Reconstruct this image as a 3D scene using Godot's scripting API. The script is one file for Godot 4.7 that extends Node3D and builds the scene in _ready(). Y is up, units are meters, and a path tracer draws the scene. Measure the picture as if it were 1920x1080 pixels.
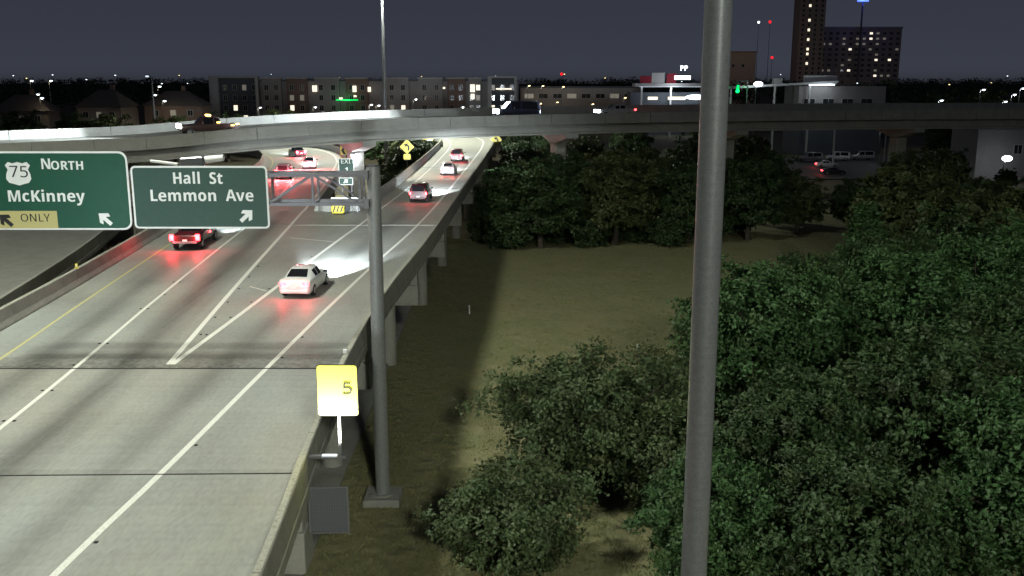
extends Node3D
# y is up, metres; the camera looks along -z. D in the comments means distance ahead (-z).

const DECK := 6.3
var M := {}
var taken := {}
var rng := RandomNumberGenerator.new()

# ------------------------------------------------------------------ mesh collecting
class Mb:
	var v := PackedVector3Array()
	var n := PackedVector3Array()
	var u := PackedVector2Array()
	var c := PackedColorArray()
	var i := PackedInt32Array()
	var col := Color(1, 1, 1)
	func tri(a: Vector3, b: Vector3, d: Vector3) -> void:      # counter-clockwise from outside
		var k := v.size()
		var m := (b - a).cross(d - a).normalized()
		v.append_array([a, b, d]); n.append_array([m, m, m])
		u.append_array([Vector2(a.x, a.z), Vector2(b.x, b.z), Vector2(d.x, d.z)])
		c.append_array([col, col, col])
		i.append_array([k, k + 2, k + 1])
	func quad(a: Vector3, b: Vector3, d: Vector3, e: Vector3) -> void:
		var k := v.size()
		var m := (b - a).cross(e - a)
		if m.length_squared() < 1e-14: m = (d - b).cross(a - b)
		m = m.normalized()
		v.append_array([a, b, d, e]); n.append_array([m, m, m, m])
		u.append_array([Vector2(a.x, a.z), Vector2(b.x, b.z), Vector2(d.x, d.z), Vector2(e.x, e.z)])
		c.append_array([col, col, col, col])
		i.append_array([k, k + 2, k + 1, k, k + 3, k + 2])
	func box(p: Vector3, s: Vector3, b := Basis.IDENTITY, ch := 0.0) -> void:
		var h := s * 0.5
		var f := func(x, y, z): return p + b * Vector3(x * h.x, y * h.y, z * h.z)
		if ch <= 0.0:
			quad(f.call(-1, -1, 1), f.call(1, -1, 1), f.call(1, 1, 1), f.call(-1, 1, 1))
			quad(f.call(1, -1, -1), f.call(-1, -1, -1), f.call(-1, 1, -1), f.call(1, 1, -1))
			quad(f.call(1, -1, 1), f.call(1, -1, -1), f.call(1, 1, -1), f.call(1, 1, 1))
			quad(f.call(-1, -1, -1), f.call(-1, -1, 1), f.call(-1, 1, 1), f.call(-1, 1, -1))
			quad(f.call(-1, 1, 1), f.call(1, 1, 1), f.call(1, 1, -1), f.call(-1, 1, -1))
			quad(f.call(-1, -1, -1), f.call(1, -1, -1), f.call(1, -1, 1), f.call(-1, -1, 1))
		else:
			var r := [Vector2(h.x, h.z - ch), Vector2(h.x - ch, h.z), Vector2(-h.x + ch, h.z), Vector2(-h.x, h.z - ch), Vector2(-h.x, -h.z + ch), Vector2(-h.x + ch, -h.z), Vector2(h.x - ch, -h.z), Vector2(h.x, -h.z + ch)]
			var lv := [[-h.y, ch], [-h.y + ch, 0.0], [h.y - ch, 0.0], [h.y, ch]]
			var rings := []
			for l in lv:
				var ring := []
				for q in r:
					ring.append(p + b * Vector3(q.x - signf(q.x) * l[1], l[0], q.y - signf(q.y) * l[1]))
				rings.append(ring)
			for a in 3:
				for k in 8:
					var k2 := (k + 1) % 8
					quad(rings[a][k2], rings[a][k], rings[a + 1][k], rings[a + 1][k2])
			for k in range(1, 7):
				tri(rings[3][0], rings[3][k + 1], rings[3][k]); tri(rings[0][0], rings[0][k], rings[0][k + 1])
	func tube(a: Vector3, b: Vector3, r0: float, r1: float, seg := 10, caps := true) -> void:
		var z := (b - a).normalized()
		var x := z.cross(Vector3.UP if absf(z.y) < 0.95 else Vector3.RIGHT).normalized()
		var y := z.cross(x)
		var k0 := v.size()
		for s in seg + 1:
			var t := TAU * s / seg
			var d := x * cos(t) + y * sin(t)
			v.append(a + d * r0); v.append(b + d * r1)
			n.append(d); n.append(d)
			u.append(Vector2(float(s) / seg, 0)); u.append(Vector2(float(s) / seg, 1))
			c.append(col); c.append(col)
		for s in seg:
			var k := k0 + s * 2
			i.append_array([k, k + 1, k + 3, k, k + 3, k + 2])
		if caps:
			for s in seg:
				var t0 := TAU * s / seg
				var t1 := TAU * (s + 1) / seg
				var d0 := x * cos(t0) + y * sin(t0)
				var d1 := x * cos(t1) + y * sin(t1)
				tri(a, a + d1 * r0, a + d0 * r0); tri(b, b + d0 * r1, b + d1 * r1)
	func bar(a: Vector3, b: Vector3, w: float, h: float) -> void:   # square bar from a to b
		var z := (b - a).normalized()
		var x := z.cross(Vector3.UP if absf(z.y) < 0.95 else Vector3.RIGHT).normalized()
		var y := x.cross(z)
		box((a + b) * 0.5, Vector3(w, h, a.distance_to(b)), Basis(x, y, -z))
	func ball(p: Vector3, r: Vector3, seg := 10) -> void:
		var k0 := v.size()
		var rows := maxi(4, seg / 2)
		for a in rows + 1:
			for s in seg + 1:
				var th := PI * a / rows
				var ph := TAU * s / seg
				var d := Vector3(sin(th) * cos(ph), cos(th), sin(th) * sin(ph))
				v.append(p + d * r); n.append((d / r).normalized()); u.append(Vector2(float(s) / seg, float(a) / rows)); c.append(col)
		for a in rows:
			for s in seg:
				var k := k0 + a * (seg + 1) + s
				i.append_array([k, k + seg + 1, k + 1, k + 1, k + seg + 1, k + seg + 2])
	func prism(poly: PackedVector2Array, z0: float, z1: float, o := Vector3.ZERO, b := Basis.IDENTITY) -> void:
		var t := Geometry2D.triangulate_polygon(poly)
		var ccw := not Geometry2D.is_polygon_clockwise(poly)
		for k in range(0, t.size(), 3):
			var q := [poly[t[k]], poly[t[k + 1]], poly[t[k + 2]]]
			if (q[1] - q[0]).cross(q[2] - q[0]) < 0: q = [q[0], q[2], q[1]]
			tri(o + b * Vector3(q[0].x, q[0].y, z1), o + b * Vector3(q[1].x, q[1].y, z1), o + b * Vector3(q[2].x, q[2].y, z1))
			tri(o + b * Vector3(q[0].x, q[0].y, z0), o + b * Vector3(q[2].x, q[2].y, z0), o + b * Vector3(q[1].x, q[1].y, z0))
		for k in poly.size():
			var p := poly[k]
			var q := poly[(k + 1) % poly.size()]
			if not ccw: var s := p; p = q; q = s
			quad(o + b * Vector3(p.x, p.y, z0), o + b * Vector3(q.x, q.y, z0), o + b * Vector3(q.x, q.y, z1), o + b * Vector3(p.x, p.y, z1))
	# cross-section sec (lateral to the right of travel, up), counter-clockwise seen against travel, swept along pts
	func sweep(pts: PackedVector3Array, sec: PackedVector2Array, bank := 0.0) -> void:
		var rings := []
		for k in pts.size():
			var a := pts[maxi(k - 1, 0)]
			var b := pts[mini(k + 1, pts.size() - 1)]
			var d := Vector3(b.x - a.x, 0, b.z - a.z).normalized()
			var r := Vector3(-d.z, 0, d.x)
			var ring := []
			for s in sec: ring.append(pts[k] + r * s.x + Vector3(0, s.y + bank * s.x, 0))
			rings.append(ring)
		for k in pts.size() - 1:
			for s in sec.size():
				var s2 := (s + 1) % sec.size()
				quad(rings[k][s], rings[k][s2], rings[k + 1][s2], rings[k + 1][s])
		for e in [0, pts.size() - 1]:
			var tr := Geometry2D.triangulate_polygon(sec)
			for k in range(0, tr.size(), 3):
				if e == 0: tri(rings[0][tr[k]], rings[0][tr[k + 1]], rings[0][tr[k + 2]])
				else: tri(rings[e][tr[k]], rings[e][tr[k + 2]], rings[e][tr[k + 1]])
	func mesh() -> ArrayMesh:
		var a := []
		a.resize(Mesh.ARRAY_MAX)
		a[Mesh.ARRAY_VERTEX] = v; a[Mesh.ARRAY_NORMAL] = n; a[Mesh.ARRAY_TEX_UV] = u; a[Mesh.ARRAY_COLOR] = c; a[Mesh.ARRAY_INDEX] = i
		var m := ArrayMesh.new()
		m.add_surface_from_arrays(Mesh.PRIMITIVE_TRIANGLES, a)
		return m

# ------------------------------------------------------------------ nodes
func numbered(s: String) -> String:
	var k: int = taken.get(s, 0)
	taken[s] = k + 1
	return s if k == 0 else "%s_%03d" % [s, k]

func thing(called: String, label: String, category: String, at := Vector3.ZERO, yaw := 0.0, group := "") -> Node3D:
	var o := Node3D.new()
	o.name = numbered(called)
	add_child(o)
	o.position = at
	o.rotation.y = yaw
	o.set_meta("label", label); o.set_meta("category", category)
	if group != "": o.set_meta("group", group)
	return o

func part(parent: Node, called: String, m, mat: Material) -> MeshInstance3D:
	var o := MeshInstance3D.new()
	o.name = called
	o.mesh = m.mesh() if m is Mb else m
	o.material_override = mat
	o.cast_shadow = GeometryInstance3D.SHADOW_CASTING_SETTING_ON
	parent.add_child(o, true)
	return o

func setting(called: String, m, mat: Material) -> MeshInstance3D:
	var o := part(self, numbered(called), m, mat)
	o.set_meta("kind", "structure")
	return o

func copy_of(o: Node3D, label := "", group := "") -> Node3D:
	var base := String(o.name)
	if base.length() > 4 and base.substr(base.length() - 3).is_valid_int(): base = base.substr(0, base.length() - 4)
	var r: Node3D = o.duplicate()
	r.name = numbered(base)
	add_child(r)
	if label != "": r.set_meta("label", label)
	if group != "": r.set_meta("group", group)
	return r

func omni(parent: Node, p: Vector3, color: Color, energy: float, size := 0.1) -> void:
	var l := OmniLight3D.new()
	l.name = "light_source"
	l.light_color = color; l.light_energy = energy; l.light_size = size
	l.omni_range = 400.0; l.omni_attenuation = 2.0; l.shadow_enabled = true
	parent.add_child(l, true)
	l.position = p

func spot(parent: Node, p: Vector3, towards: Vector3, color: Color, energy: float, angle: float, size := 0.08, soft := 0.6) -> void:
	var l := SpotLight3D.new()
	l.name = "light_source"
	l.light_color = color; l.light_energy = energy; l.light_size = size
	l.spot_range = 200.0; l.spot_attenuation = 2.0; l.spot_angle = angle; l.spot_angle_attenuation = soft; l.shadow_enabled = true
	parent.add_child(l, true)
	l.position = p
	l.basis = Basis.looking_at(towards.normalized(), Vector3.UP if absf(towards.normalized().y) < 0.98 else Vector3.RIGHT)

# ------------------------------------------------------------------ materials
func lin(r: float, g: float, b: float) -> Color: return Color(r, g, b).linear_to_srgb()

func mat(name_: String, c: Color, rough := 0.8, metal := 0.0, tex: Texture2D = null, scale := 1.0, bump: Texture2D = null, bumpscale := 0.5) -> StandardMaterial3D:
	var m := StandardMaterial3D.new()
	m.resource_name = name_
	m.albedo_color = c; m.roughness = rough; m.metallic = metal
	if tex:
		m.albedo_texture = tex
	if bump:
		m.normal_enabled = true; m.normal_texture = bump; m.normal_scale = bumpscale
	if tex or bump:
		m.uv1_triplanar = true; m.uv1_world_triplanar = true
		m.uv1_scale = Vector3.ONE * scale
	M[name_] = m
	return m

func glow(name_: String, c: Color, e: float) -> StandardMaterial3D:
	var m := StandardMaterial3D.new()
	m.resource_name = name_
	m.albedo_color = c; m.roughness = 0.3
	m.emission_enabled = true; m.emission = c; m.emission_energy_multiplier = e
	M[name_] = m
	return m

func noise(seed_: int, freq: float, oct := 4) -> FastNoiseLite:
	var f := FastNoiseLite.new()
	f.noise_type = FastNoiseLite.TYPE_SIMPLEX_SMOOTH
	f.seed = seed_; f.frequency = freq; f.fractal_octaves = oct
	return f

# a seamless picture of two noises run through a colour ramp (sRGB colours)
func ramp_tex(seed_: int, size: int, freq: float, cols: Array, fine := 0.35, ffreq := 0.12) -> ImageTexture:
	var a := noise(seed_, freq).get_seamless_image(size, size)
	var b := noise(seed_ + 7, ffreq, 3).get_seamless_image(size, size)
	var da := a.get_data()
	var db := b.get_data()
	var bytes := PackedByteArray()
	bytes.resize(size * size * 3)
	var lut := []
	for k in 256:
		var t := k / 255.0 * (cols.size() - 1)
		var j := mini(int(t), cols.size() - 2)
		lut.append((cols[j] as Color).lerp(cols[j + 1], t - j))
	for k in size * size:
		var t := clampi(int(da[k] * (1.0 - fine) + db[k] * fine), 0, 255)
		var q: Color = lut[t]
		bytes[k * 3] = int(q.r * 255); bytes[k * 3 + 1] = int(q.g * 255); bytes[k * 3 + 2] = int(q.b * 255)
	var im := Image.create_from_data(size, size, false, Image.FORMAT_RGB8, bytes)
	im.generate_mipmaps()
	return ImageTexture.create_from_image(im)

func bump_tex(seed_: int, size: int, freq: float, strength := 4.0) -> ImageTexture:
	var a := noise(seed_, freq, 4).get_seamless_image(size, size)
	a.convert(Image.FORMAT_RGBA8)
	a.bump_map_to_normal_map(strength)
	return ImageTexture.create_from_image(a)

# lookups along D
func lookup(t: Array, d: float) -> float:      # [[D, X], ...], smooth
	if d <= t[0][0]: return t[0][1] + (d - t[0][0]) * (t[1][1] - t[0][1]) / (t[1][0] - t[0][0])
	for k in t.size() - 1:
		if d <= t[k + 1][0]:
			var a: float = t[k][1]
			var b: float = t[k + 1][1]
			var h: float = t[k + 1][0] - t[k][0]
			var ma: float = (t[k + 1][1] - t[k - 1][1]) / (t[k + 1][0] - t[k - 1][0]) if k > 0 else (b - a) / h
			var mb: float = (t[k + 2][1] - a) / (t[k + 2][0] - t[k][0]) if k + 2 < t.size() else (b - a) / h
			var s: float = (d - t[k][0]) / h
			var s2 := s * s
			var s3 := s2 * s
			return a * (2 * s3 - 3 * s2 + 1) + b * (-2 * s3 + 3 * s2) + ma * h * (s3 - 2 * s2 + s) + mb * h * (s3 - s2)
	return t[-1][1]

func smooth_path(pts: Array, step := 2.5) -> PackedVector3Array:
	var c := Curve3D.new()
	for k in pts.size():
		var a: Vector3 = pts[maxi(k - 1, 0)]
		var b: Vector3 = pts[mini(k + 1, pts.size() - 1)]
		var t := (b - a) / 6.0
		c.add_point(pts[k], -t, t)
	c.bake_interval = step
	return c.get_baked_points()

func line_of(t: Array, d0: float, d1: float, y: float, step := 2.0, off := 0.0) -> PackedVector3Array:
	var p := PackedVector3Array()
	var nn := maxi(1, int(ceil((d1 - d0) / step)))
	for k in nn + 1:
		var d := d0 + (d1 - d0) * k / nn
		p.append(Vector3(lookup(t, d) + off, y, -d))
	return p

# road edges and painted lines, [D, X]
var LEFT_EDGE := [[2, -19.4], [20, -20.9], [41, -22.5], [51, -23.3], [68, -25.0], [96, -28.0], [120, -31.4]]
var RIGHT_EDGE := [[2, -4.6], [18, -5.25], [26, -5.75], [35, -6.15], [46, -6.1], [60, -5.5], [87, -4.75], [114, -4.0], [142, -3.3], [170, -2.85]]
var YELLOW := [[2, -17.0], [36.6, -20.1], [44, -20.9], [54, -21.9], [68, -23.3], [96, -26.5], [120, -29.8]]
var LINE_A := [[2, -14.2], [28.8, -16.1], [35, -16.6], [45, -17.6], [60, -18.9], [80, -20.6], [100, -23.2], [120, -26.3]]
var GORE_L := [[35.5, -13.15], [51, -14.7], [80, -17.4], [101, -19.5]]
var GORE_R := [[35.5, -13.12], [46, -12.65], [60, -12.13], [75.5, -11.4], [98, -10.4], [130, -10.0], [165, -9.9]]
var LINE_B := [[2, -10.6], [19.5, -10.12], [25, -9.77], [35, -9.32], [43.5, -8.92], [55.5, -8.23], [71, -7.17], [99, -6.1], [130, -5.45], [160, -4.9], [172, -4.9]]

func road_texture() -> ImageTexture:
	# concrete seen in plan: X -26..-2 across, D 0..128 along; oil and tyre tracks down each lane, soot past the joints
	var w := 512
	var h := 1024
	var g := noise(31, 0.02, 4)
	var g2 := noise(32, 0.35, 2)
	var stripe := noise(33, 0.09, 3)
	var bytes := PackedByteArray()
	bytes.resize(w * h * 3)
	for y in h:
		var d := y * 128.0 / h
		var a := lookup(LINE_A, d)
		var yl := lookup(YELLOW, d)
		var gl := lookup(GORE_L, d) if d > 35.5 else (a + lookup(LINE_B, d)) * 0.5
		var gr := lookup(GORE_R, d) if d > 35.5 else gl
		var b := lookup(LINE_B, d)
		var tracks := [[(yl + a) * 0.5, 0.62, 0.22], [(a + gl) * 0.5, 0.62, 0.30], [(gr + b) * 0.5, 0.55, 0.18], [(a + gl) * 0.5 + 0.95, 0.25, 0.07], [(yl + a) * 0.5 - 0.9, 0.25, 0.06]]
		var soot := 0.0
		for j in [[35.1, 1.4, 0.34], [25.0, 0.35, 0.08], [72.0, 0.8, 0.15]]:
			var e: float = d - j[0]
			if e > -0.08 and e < j[1]: soot = maxf(soot, j[2] * (1.0 - 0.55 * e / j[1]))
		for x in w:
			var wx := -26.0 + x * 24.0 / w
			var t := 0.0
			var nn := stripe.get_noise_2d(wx * 22.0, d * 1.1) * 0.5 + 0.5
			for k in tracks:
				var q: float = (wx - k[0]) / k[1]
				if q * q < 5.0: t += k[2] * exp(-q * q) * (0.45 + 0.9 * nn)
			var m := 1.0 + 0.10 * g.get_noise_2d(wx * 9.0, d * 5.0) + 0.07 * g2.get_noise_2d(x, y * 1.0) + 0.06 * (nn - 0.5)
			if g2.get_noise_2d(x * 1.7 + 300.0, y * 1.7) > 0.70: m -= 0.09
			var pat := g.get_noise_2d(wx * 3.0 - 200.0, d * 1.6)
			m += 0.05 * signf(pat) * smoothstep(0.28, 0.36, absf(pat)) + 0.035 * g2.get_noise_2d(7.0, y * 2.5)
			m -= t + soot * (0.65 + 0.7 * g2.get_noise_2d(x * 0.4, y * 0.9))
			var k := (y * w + x) * 3
			var warm := 0.03 * g.get_noise_2d(wx * 5.0 + 90.0, d * 4.0)
			bytes[k] = clampi(int(255 * 0.605 * m * (1.0 + warm)), 0, 255)
			bytes[k + 1] = clampi(int(255 * 0.61 * m), 0, 255)
			bytes[k + 2] = clampi(int(255 * 0.59 * m * (1.0 - warm)), 0, 255)
	var im := Image.create_from_data(w, h, false, Image.FORMAT_RGB8, bytes)
	return ImageTexture.create_from_image(im)

func make_materials() -> void:
	var conc := ramp_tex(3, 256, 0.012, [lin(0.22, 0.22, 0.20), lin(0.31, 0.31, 0.285), lin(0.37, 0.365, 0.34)], 0.4)
	var cb := bump_tex(5, 256, 0.06, 3.0)
	mat("concrete", Color(1, 1, 1), 0.85, 0, conc, 0.17, cb, 0.35)
	var worn := ramp_tex(13, 256, 0.03, [lin(0.16, 0.155, 0.13), lin(0.40, 0.39, 0.34), lin(0.52, 0.51, 0.45)], 0.55)
	mat("worn_concrete", Color(1, 1, 1), 0.85, 0, worn, 0.6, cb, 0.5)
	var road := mat("road_concrete", Color(1, 1, 1), 0.55)
	road.albedo_texture = road_texture()
	road.uv1_scale = Vector3(1.0 / 24.0, -1.0 / 128.0, 1); road.uv1_offset = Vector3(26.0 / 24.0, 0, 0)
	mat("far_road", Color(1, 1, 1), 0.6, 0, ramp_tex(41, 256, 0.02, [lin(0.26, 0.26, 0.235), lin(0.33, 0.33, 0.30), lin(0.38, 0.38, 0.345)], 0.4), 0.12)
	mat("asphalt", Color(1, 1, 1), 0.8, 0, ramp_tex(43, 256, 0.02, [lin(0.035, 0.035, 0.036), lin(0.055, 0.055, 0.055), lin(0.075, 0.075, 0.072)], 0.5), 0.1)
	var paint := ramp_tex(51, 256, 0.05, [lin(0.55, 0.55, 0.50), lin(0.80, 0.80, 0.75), lin(0.84, 0.84, 0.79)], 0.6)
	mat("white_paint", Color(1, 1, 1), 0.6, 0, paint, 0.5)
	mat("yellow_paint", Color(1, 1, 1), 0.6, 0, ramp_tex(53, 256, 0.05, [lin(0.42, 0.40, 0.2), lin(0.60, 0.57, 0.24), lin(0.64, 0.6, 0.28)], 0.6), 0.5)
	mat("joint_rubber", lin(0.02, 0.02, 0.02), 0.9)
	mat("steel", lin(0.27, 0.27, 0.29), 0.45, 0.3, ramp_tex(61, 128, 0.05, [lin(0.6, 0.6, 0.62), lin(0.85, 0.85, 0.87)], 0.5), 0.9)
	mat("galvanised", lin(0.20, 0.21, 0.225), 0.34, 0.4, ramp_tex(63, 256, 0.03, [lin(0.42, 0.42, 0.44), lin(0.78, 0.78, 0.8), lin(1.0, 1.0, 1.0)], 0.6), 1.2)
	mat("galvanised_post", lin(0.40, 0.41, 0.42), 0.4, 0.25, ramp_tex(64, 256, 0.03, [lin(0.5, 0.5, 0.5), lin(0.8, 0.8, 0.8), lin(1.0, 1.0, 1.0)], 0.6), 0.9)
	mat("sign_green", lin(0.007, 0.088, 0.052), 0.5, 0, ramp_tex(65, 256, 0.02, [lin(0.82, 0.82, 0.82), lin(1, 1, 1)], 0.4), 0.6)
	mat("sign_green_faded", lin(0.03, 0.085, 0.066), 0.55, 0, ramp_tex(67, 256, 0.03, [lin(0.75, 0.78, 0.78), lin(1, 1, 1)], 0.4), 0.5)
	mat("sign_white", lin(0.84, 0.86, 0.85), 0.5)
	mat("sign_yellow", lin(0.72, 0.60, 0.05), 0.45)
	mat("sign_lemon", lin(0.82, 0.83, 0.12), 0.45)
	mat("sign_buff", lin(0.52, 0.47, 0.20), 0.55)
	mat("sign_black", lin(0.015, 0.015, 0.015), 0.6)
	mat("rubber", lin(0.015, 0.015, 0.016), 0.85)
	mat("rim", lin(0.4, 0.4, 0.42), 0.35, 0.8)
	mat("glass_dark", lin(0.012, 0.013, 0.016), 0.08)
	for c in [["car_white", lin(0.75, 0.75, 0.75)], ["car_red", lin(0.10, 0.01, 0.016)], ["car_maroon", lin(0.045, 0.006, 0.01)], ["car_silver", lin(0.38, 0.38, 0.40)], ["car_dark", lin(0.03, 0.03, 0.035)], ["car_blue", lin(0.03, 0.035, 0.06)], ["car_brown", lin(0.06, 0.03, 0.028)]]:
		var m := mat(c[0], c[1], 0.35, 0.0)
		m.clearcoat_enabled = true; m.clearcoat = 0.8; m.clearcoat_roughness = 0.08
	mat("plastic", lin(0.02, 0.02, 0.021), 0.6)
	mat("bark", Color(1, 1, 1), 0.9, 0, ramp_tex(71, 128, 0.05, [lin(0.03, 0.025, 0.02), lin(0.09, 0.075, 0.06)], 0.5), 0.8)
	for c in [["leaf_oak", lin(0.062, 0.095, 0.036)], ["leaf_green", lin(0.043, 0.100, 0.03)], ["leaf_deep", lin(0.036, 0.070, 0.022)], ["leaf_olive", lin(0.066, 0.088, 0.03)]]:
		var m := mat(c[0], c[1], 0.6)
		m.vertex_color_use_as_albedo = true
		m.backlight_enabled = true; m.backlight = Color(0.25, 0.3, 0.1)
	var gb := bump_tex(81, 256, 0.11, 6.0)
	mat("dry_grass", Color(1, 1, 1), 0.95, 0, ramp_tex(83, 512, 0.014, [lin(0.125, 0.155, 0.066), lin(0.215, 0.222, 0.112), lin(0.275, 0.255, 0.148), lin(0.165, 0.187, 0.082)], 0.5, 0.09), 0.037, gb, 0.22)
	var blade := mat("grass_blade", lin(0.22, 0.22, 0.11), 0.9)
	blade.vertex_color_use_as_albedo = true
	mat("soil", Color(1, 1, 1), 0.95, 0, ramp_tex(85, 256, 0.02, [lin(0.06, 0.055, 0.03), lin(0.10, 0.085, 0.055), lin(0.07, 0.07, 0.03)], 0.5), 0.05)
	mat("facade_grey", Color(1, 1, 1), 0.9, 0, ramp_tex(91, 128, 0.03, [lin(0.30, 0.28, 0.28), lin(0.36, 0.34, 0.335)], 0.5), 0.1)
	mat("facade_pale", Color(1, 1, 1), 0.9, 0, ramp_tex(93, 128, 0.03, [lin(0.50, 0.49, 0.48), lin(0.58, 0.57, 0.56)], 0.5), 0.1)
	mat("facade_brick", Color(1, 1, 1), 0.9, 0, ramp_tex(95, 128, 0.03, [lin(0.20, 0.14, 0.12), lin(0.26, 0.18, 0.15)], 0.5), 0.2)
	mat("facade_tan", lin(0.34, 0.28, 0.25), 0.9)
	mat("facade_dark", lin(0.10, 0.11, 0.13), 0.7)
	mat("facade_red", lin(0.45, 0.03, 0.06), 0.7)
	mat("facade_white", lin(0.72, 0.72, 0.72), 0.7)
	mat("roof_shingle", Color(1, 1, 1), 0.9, 0, ramp_tex(97, 128, 0.05, [lin(0.10, 0.085, 0.08), lin(0.17, 0.15, 0.14)], 0.5), 0.4)
	mat("window_dark", lin(0.03, 0.032, 0.038), 0.12)
	glow("glow_white", Color(0.92, 0.97, 1.0), 3.0)
	glow("glow_soft", Color(0.9, 0.95, 1.0), 1.0)
	glow("glow_warm", Color(1.0, 0.88, 0.62), 3.0)
	glow("glow_amber", Color(1.0, 0.83, 0.45), 5.0)
	glow("glow_red", Color(1.0, 0.06, 0.1), 3.0)
	glow("glow_tail", Color(1.0, 0.22, 0.24), 14.0)
	glow("glow_green", Color(0.02, 0.9, 0.4), 1.6)
	glow("glow_blue", Color(0.3, 0.4, 1.0), 3.0)
	glow("glow_head", Color(0.93, 0.97, 1.0), 8.0)
	glow("glow_lit_window", Color(1.0, 0.95, 0.85), 1.3)
	glow("glow_dim_window", Color(0.75, 0.72, 0.66), 0.22)

# ------------------------------------------------------------------ start
func _ready() -> void:
	rng.seed = 20
	var cam := Camera3D.new()
	cam.name = "camera"
	add_child(cam)
	cam.position = Vector3(0, 17, 0)
	cam.rotation_degrees.x = -12.19
	cam.fov = 33.3
	cam.far = 6000.0
	cam.current = true
	var env := Environment.new()
	var sky_mat := ProceduralSkyMaterial.new()
	sky_mat.sky_top_color = Color(0.12, 0.125, 0.16)
	sky_mat.sky_horizon_color = Color(0.225, 0.24, 0.28)
	sky_mat.sky_curve = 0.16
	sky_mat.ground_bottom_color = Color(0.05, 0.05, 0.055)
	sky_mat.ground_horizon_color = Color(0.15, 0.155, 0.17)
	var sky := Sky.new()
	sky.sky_material = sky_mat
	env.background_mode = Environment.BG_SKY
	env.sky = sky
	env.tonemap_mode = Environment.TONE_MAPPER_LINEAR
	env.tonemap_exposure = 1.0
	env.sdfgi_enabled = true; env.ssao_enabled = true; env.ssil_enabled = true
	var we := WorldEnvironment.new()
	we.name = "world_environment"
	we.environment = env
	add_child(we)
	make_materials()
	high_masts()
	setting_ground()
	highway()
	overpass()
	city()
	sign_bridge()
	roadside_signs()
	poles()
	vehicles()
	vegetation()

# ------------------------------------------------------------------ tall lamps that light the interchange
func high_mast(at: Vector3, label: String, height: float, energy: float, cutoff: float) -> void:
	var t := thing("high_mast_light", label, "lamp post", at)
	var m := Mb.new()
	m.tube(Vector3(0, 0, 0), Vector3(0, 0.5, 0), 0.8, 0.8, 16)
	part(t, "footing", m, M.concrete)
	m = Mb.new()
	m.tube(Vector3(0, 0.5, 0), Vector3(0, height, 0), 0.42, 0.16, 12)
	part(t, "pole", m, M.galvanised)
	m = Mb.new()
	for k in 16:
		var a := TAU * k / 16
		var b := TAU * (k + 1) / 16
		m.tube(Vector3(cos(a) * 1.2, height - 0.6, sin(a) * 1.2), Vector3(cos(b) * 1.2, height - 0.6, sin(b) * 1.2), 0.05, 0.05, 6)
	for k in 4:
		var a := TAU * k / 4
		m.tube(Vector3(0, height - 0.2, 0), Vector3(cos(a) * 1.2, height - 0.6, sin(a) * 1.2), 0.04, 0.04, 6)
	part(t, "lowering_ring", m, M.galvanised)
	for k in 8:
		var a := TAU * k / 8
		var p := Vector3(cos(a) * 1.35, height - 0.85, sin(a) * 1.35)
		m = Mb.new()
		m.box(p, Vector3(0.55, 0.18, 0.55), Basis(Vector3.UP, -a), 0.03)
		var h := part(t, "lamp_head", m, M.galvanised)
		m = Mb.new()
		m.box(p + Vector3(0, -0.1, 0), Vector3(0.45, 0.04, 0.45), Basis(Vector3.UP, -a))
		part(h, "lamp_lens", m, M.glow_white)
	spot(t, Vector3(0, height - 1.5, 0), Vector3.DOWN, Color(0.985, 1.0, 0.925), energy, cutoff, 2.6, 0.3)   # full cut-off fittings shine downwards

func high_masts() -> void:
	high_mast(Vector3(-22.3, 0, -172), "tall grey high-mast pole rising behind the curved overpass above the apartments", 34.0, 3300.0, 75.0)
	high_mast(Vector3(-24.0, 0, -34.3), "tall grey high-mast lamp pole on the far side of the highway bridge", 42.0, 1680.0, 76.0)
	high_mast(Vector3(16, 0, 46), "tall grey high-mast lamp pole behind the camera beyond the wood", 42.0, 3700.0, 86.0)

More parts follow.
